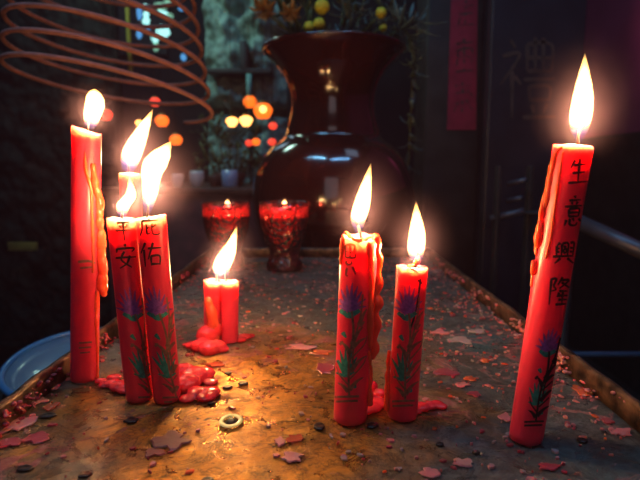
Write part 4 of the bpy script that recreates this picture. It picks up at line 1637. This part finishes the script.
# yellow sash hanging behind the coil
q1 = at_y(131, 72, 1.9)
q0 = Vector((q1.x, 1.9, CEIL_Z))
bm = B()
n = 24
w = metres(2.4, q1)
rows = []
for i in range(n + 1):
    p = q0.lerp(q1, i / n)
    s = 0.006 * math.sin(i * 0.5)
    rows.append([bm.verts.new(p + Vector((-w, s, 0))), bm.verts.new(p + Vector((0, s - 0.004, 0))), bm.verts.new(p + Vector((w, s, 0))), bm.verts.new(p + Vector((0, s + 0.004, 0)))])
for r0, r1 in zip(rows, rows[1:]):
    for k in range(4):
        bm.faces.new((r0[k], r0[(k + 1) % 4], r1[(k + 1) % 4], r1[k]))
bm.faces.new(rows[0]); bm.faces.new(rows[-1])
tag(obj('yellow_ribbon', bm, M['yellow_sash'], loc=q1), 'narrow yellow ribbon hanging behind the incense coil', 'ribbon')
# small dull plate on the left
p = at_y(24, 246, 2.1)
b = B(); add_box(b, p.x - metres(14, p), p.x + metres(14, p), 2.085, 2.1, p.z - metres(4, p), p.z + metres(4, p), 0.002)
tag(obj('name_plate', b, M['plaque'], loc=p), 'small dull yellow plate in the dark at the left', 'plate')

# ------------------------------------------------------------------ pillar with red paper, couplet board
PY = 1.62
x0, x1 = at_y(424, 150, PY).x, at_y(480, 150, PY).x
b = B(); add_box(b, x0, x1, PY, PY + 0.18, FLOOR_Z, CEIL_Z, 0.01)
tag(obj('pillar', b, M['black_wood'], loc=((x0 + x1) / 2, PY + 0.09, FLOOR_Z)), 'blackened wooden pillar carrying the red paper strip', 'pillar', kind='structure')
rp = thing('red_paper_strip', at_y(461, 130, PY - 0.004), 'faded red paper strip with dark characters pasted on the pillar', 'paper strip')
bm = B()
for (x, y) in ():
    pass
cs = [(447, 130), (476, 130), (478, -30), (452, -30)]
nn = 20
f0, f1 = [], []
for j in range(nn + 1):
    v = j / nn
    l = (447 + 5 * v, 130 - 160 * v)
    r = (476 + 2 * v, 130 - 160 * v)
    dy = 0.0015 * math.sin(v * 23)
    pa, pb = at_y(*l, PY - 0.0022 + dy * 0.5), at_y(*r, PY - 0.0022 - dy * 0.3)
    f0.append((bm.verts.new(pa), bm.verts.new(pb)))
    f1.append((bm.verts.new(pa + Vector((0, 0.0018, 0))), bm.verts.new(pb + Vector((0, 0.0018, 0)))))
for j in range(nn):
    bm.faces.new((f0[j][0], f0[j][1], f0[j + 1][1], f0[j + 1][0]))
    bm.faces.new((f1[j][0], f1[j + 1][0], f1[j + 1][1], f1[j][1]))
    bm.faces.new((f0[j][0], f0[j + 1][0], f1[j + 1][0], f1[j][0]))
    bm.faces.new((f0[j][1], f1[j][1], f1[j + 1][1], f0[j + 1][1]))
paper_bvh = BVHTree.FromBMesh(bm)
obj('paper', bm, M['red_paper'], rp, smooth=False)
bm = B()
for paths in (
    [[(455, 86), (472, 85)], [(463, 82), (462, 112)], [(456, 94), (470, 92)], [(458, 102), (454, 112)], [(466, 100), (473, 110)], [(468, 90), (474, 98)]],
    [[(456, 44), (473, 42)], [(458, 50), (457, 68)], [(458, 50), (472, 49), (471, 66)], [(458, 58), (471, 57)], [(456, 72), (474, 70)], [(464, 38), (464, 72)]],
    [[(458, 6), (474, 5)], [(466, 0), (465, 26)], [(459, 14), (473, 13)], [(460, 26), (474, 24)], [(460, 18), (457, 28)]]):
    for s in paths:
        stroke_on(bm, paper_bvh, s, 2.8, 0, 0.0006)
obj('lettering', bm, M['paper_ink'], rp)

BY = 1.50
x0, x1 = at_y(486, 150, BY).x, at_y(578, 150, BY).x
bd = thing('couplet_board', ((x0 + x1) / 2, BY, FLOOR_Z), 'tall dark lacquered board with one large carved character', 'board')
bm = B()
add_box(bm, x0, x1, BY, BY + 0.04, FLOOR_Z, 1.5, 0.006)
bmesh.ops.recalc_face_normals(bm, faces=bm.faces[:])
board_bvh = BVHTree.FromBMesh(bm)
obj('board', bm, M['lacquer'], bd, smooth=False)
bm = B()
for s in char_paths(GLYPH['li'], (498, 36), (58, 0), (0, 84)):
    stroke_on(bm, board_bvh, s, 4.2, 0, 0.0012)
obj('carved_character', bm, M['carve'], bd)

# ------------------------------------------------------------------ things in the dark at the right
t = thing('metal_rack', (at_y(600, 350, 0.95).x, 1.0, FLOOR_Z), 'dark metal rack with a grey top tube and a blue lower bar at right', 'rack')
a, c = at_y(570, 218, 0.95), at_y(700, 278, 0.80)
bm = B(); add_tube(bm, [a, c], metres(7.5, a), 16); obj('top_tube', bm, M['tube'], t)
a2, c2 = at_y(470, 355, 1.0), at_y(720, 354, 1.0)
bm = B(); add_tube(bm, [a2, c2], metres(3, a2), 12); obj('lower_bar', bm, M['blue_tube'], t)
for q, mm in ((a, 0.02), (c, 0.02)):
    bm = B(); add_tube(bm, [q, Vector((q.x, q.y, FLOOR_Z))], 0.011, 10); obj('post', bm, M['black_wood'], t)
t = thing('shelf_frame', (at_y(515, 213, 1.3).x, 1.3, FLOOR_Z), 'dark slatted frame with blue grey slats in the gloom right of the pillar', 'frame')
for (xa, ya, xb, yb, h) in ((508, 184, 526, 180, 5), (507, 201, 522, 198, 5), (491, 219, 524, 211, 7)):
    a, c = at_y(xa, ya, 1.34), at_y(xb, yb, 1.30)
    bm = B(); add_tube(bm, [a, c], metres(h / 2, a), 10); obj('slat', bm, M['tube'], t)
for px in (499, 531):
    a = at_y(px, 166, 1.33)
    bm = B(); add_box(bm, a.x - 0.006, a.x + 0.006, 1.32, 1.345, FLOOR_Z, a.z, 0.002); obj('upright', bm, M['black_wood'], t)
a, c = at_y(524, 213, 1.31), at_y(575, 214, 1.31)
bm = B(); add_tube(bm, [a, c], 0.006, 8); obj('rail', bm, M['stand'], t)

# ------------------------------------------------------------------ blue enamel dish on a stool, left of the tray
DZ = -0.085
dc = on_z(77, 362, DZ)
rd = metres(68, dc)
stool = thing('stool', (dc.x, dc.y, FLOOR_Z), 'dark stool left of the tray under the blue dish', 'stool')
b = B(); add_lathe(b, [(0, -0.03), (0.11, -0.03), (0.115, -0.015), (0.11, 0), (0, 0)], (dc.x - 0.012, dc.y, DZ - 0.034), 40); obj('seat', b, M['stand'], stool)
for k in range(3):
    a = 2 * PI * k / 3 + 0.4
    b = B(); add_tube(b, [Vector((dc.x - 0.012 + 0.08 * math.cos(a), dc.y + 0.08 * math.sin(a), DZ - 0.06)), Vector((dc.x + 0.12 * math.cos(a), dc.y + 0.12 * math.sin(a), FLOOR_Z))], 0.012, 10); obj('leg', b, M['stand'], stool)
tl = math.radians(10)
dish = thing('dish', dc, 'round pale blue enamel dish with darker blue rim beside the left rim', 'dish')


def tilted(bm):
    rm = Matrix.Rotation(tl, 3, 'X')
    for v in bm.verts:
        v.co = dc + rm @ (v.co - dc)
    return bm


bm = B()
add_lathe(bm, [(0, -0.019), (rd * 0.62, -0.019), (rd * 0.80, -0.012), (rd * 0.93, -0.001), (rd * 0.93, 0.002), (rd * 0.78, -0.009), (rd * 0.60, -0.015), (0, -0.0155)], dc, 64)
obj('bowl', tilted(bm), M['enamel'], dish)
bm = B()
n = 64
add_tube(bm, [dc + Vector((rd * 0.965 * math.cos(2 * PI * i / n), rd * 0.965 * math.sin(2 * PI * i / n), 0.0015)) for i in range(n + 1)], 0.0044, 10)
obj('rim', tilted(bm), M['enamel_rim'], dish)
bm = B()
for i in range(26):
    a, r_ = random.uniform(0, 2 * PI), 0.085 * math.sqrt(random.random())
    add_ball(bm, Vector((dc.x - 0.012 + r_ * math.cos(a), dc.y + r_ * math.sin(a), DZ - 0.030 + 0.10 * max(0, r_ * math.sin(a)) * 1.2)), random.uniform(0.006, 0.009), 2)
tag(obj('folded_cloth', bm, M['dark_cloth'], loc=(dc.x, dc.y, DZ - 0.034)), 'dark crumpled cloth propping up the blue dish', 'cloth')

# ------------------------------------------------------------------ light


def area(name, loc, target, size, energy, color, sy=None):
    ld = bpy.data.lights.new(name, 'AREA')
    ld.energy = energy
    ld.color = color
    ld.size = size
    if sy:
        ld.shape = 'RECTANGLE'
        ld.size_y = sy
    o = bpy.data.objects.new(name, ld)
    COL.objects.link(o)
    o.location = loc
    o.rotation_euler = (Vector(target) - Vector(loc)).to_track_quat('-Z', 'Y').to_euler()
    return o


# daylight through the doorway behind the photographer, and cold strip lamps under the ceiling
area('doorway_daylight', (-0.15, -1.7, 1.0), (0, 0.4, 0.05), 0.9, 3.2, (1.0, 0.84, 0.92), 1.9)
area('strip_lamp', (-0.75, 0.35, 2.2), (-0.3, 1.3, 0), 0.9, 10.0, (0.22, 0.60, 1.0), 0.03)
area('strip_lamp', (0.35, 0.1, 2.2), (0.1, 1.3, 0), 0.9, 6.0, (0.20, 0.52, 1.0), 0.03)
area('carving_fill', (-0.75, 1.75, 1.15), (-0.35, 2.35, 0.35), 0.25, 3.2, (0.62, 1.0, 0.85))  # added fill, no such lamp there, brightens the stone carving
area('window_daylight', (-1.3, 3.1, 1.6), (-0.3, 0.6, 0), 0.5, 1.2, (0.55, 0.80, 1.0))
area('board_fill', (0.75, 0.75, 2.1), (0.6, 1.5, 0.5), 0.5, 1.2, (0.5, 0.68, 1.0))  # added cool fill to bring up the lacquered board
sl = bpy.data.lights.new('flare_spot', 'SPOT')  # added spot, makes the flare-like glow on the right wall
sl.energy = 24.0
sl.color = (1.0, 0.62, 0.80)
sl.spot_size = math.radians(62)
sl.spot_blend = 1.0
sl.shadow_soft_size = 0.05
so = bpy.data.objects.new('flare_spot', sl)
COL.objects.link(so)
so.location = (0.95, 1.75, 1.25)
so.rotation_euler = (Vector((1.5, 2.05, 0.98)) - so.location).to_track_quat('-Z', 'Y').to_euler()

# world: nearly black, with thin incense smoke tinted pink for the glow round flames
w = bpy.data.worlds.new('world')
scene.world = w
w.use_nodes = True
nt = w.node_tree
bg = nt.nodes['Background']
bg.inputs['Color'].default_value = (0.02, 0.02, 0.03, 1)
bg.inputs['Strength'].default_value = 0.2
sc = nt.nodes.new('ShaderNodeVolumeScatter')
sc.inputs['Color'].default_value = (1.0, 0.50, 0.85, 1)
sc.inputs['Density'].default_value = 0.013
sc.inputs['Anisotropy'].default_value = 0.3
nt.links.new(sc.outputs['Volume'], nt.nodes['World Output'].inputs['Volume'])

vs = scene.view_settings
vs.view_transform = 'Standard'
vs.look = 'None'
vs.gamma = 1.0
vs.use_curve_mapping = False
vs.exposure = 0.0
cy = scene.cycles
cy.use_denoising = True
cy.sample_clamp_indirect = 3.0
cy.sample_clamp_direct = 0.0
cy.max_bounces = 10
cy.transmission_bounces = 8
cy.transparent_max_bounces = 16
cy.volume_bounces = 0
cy.caustics_reflective = False
cy.caustics_refractive = False
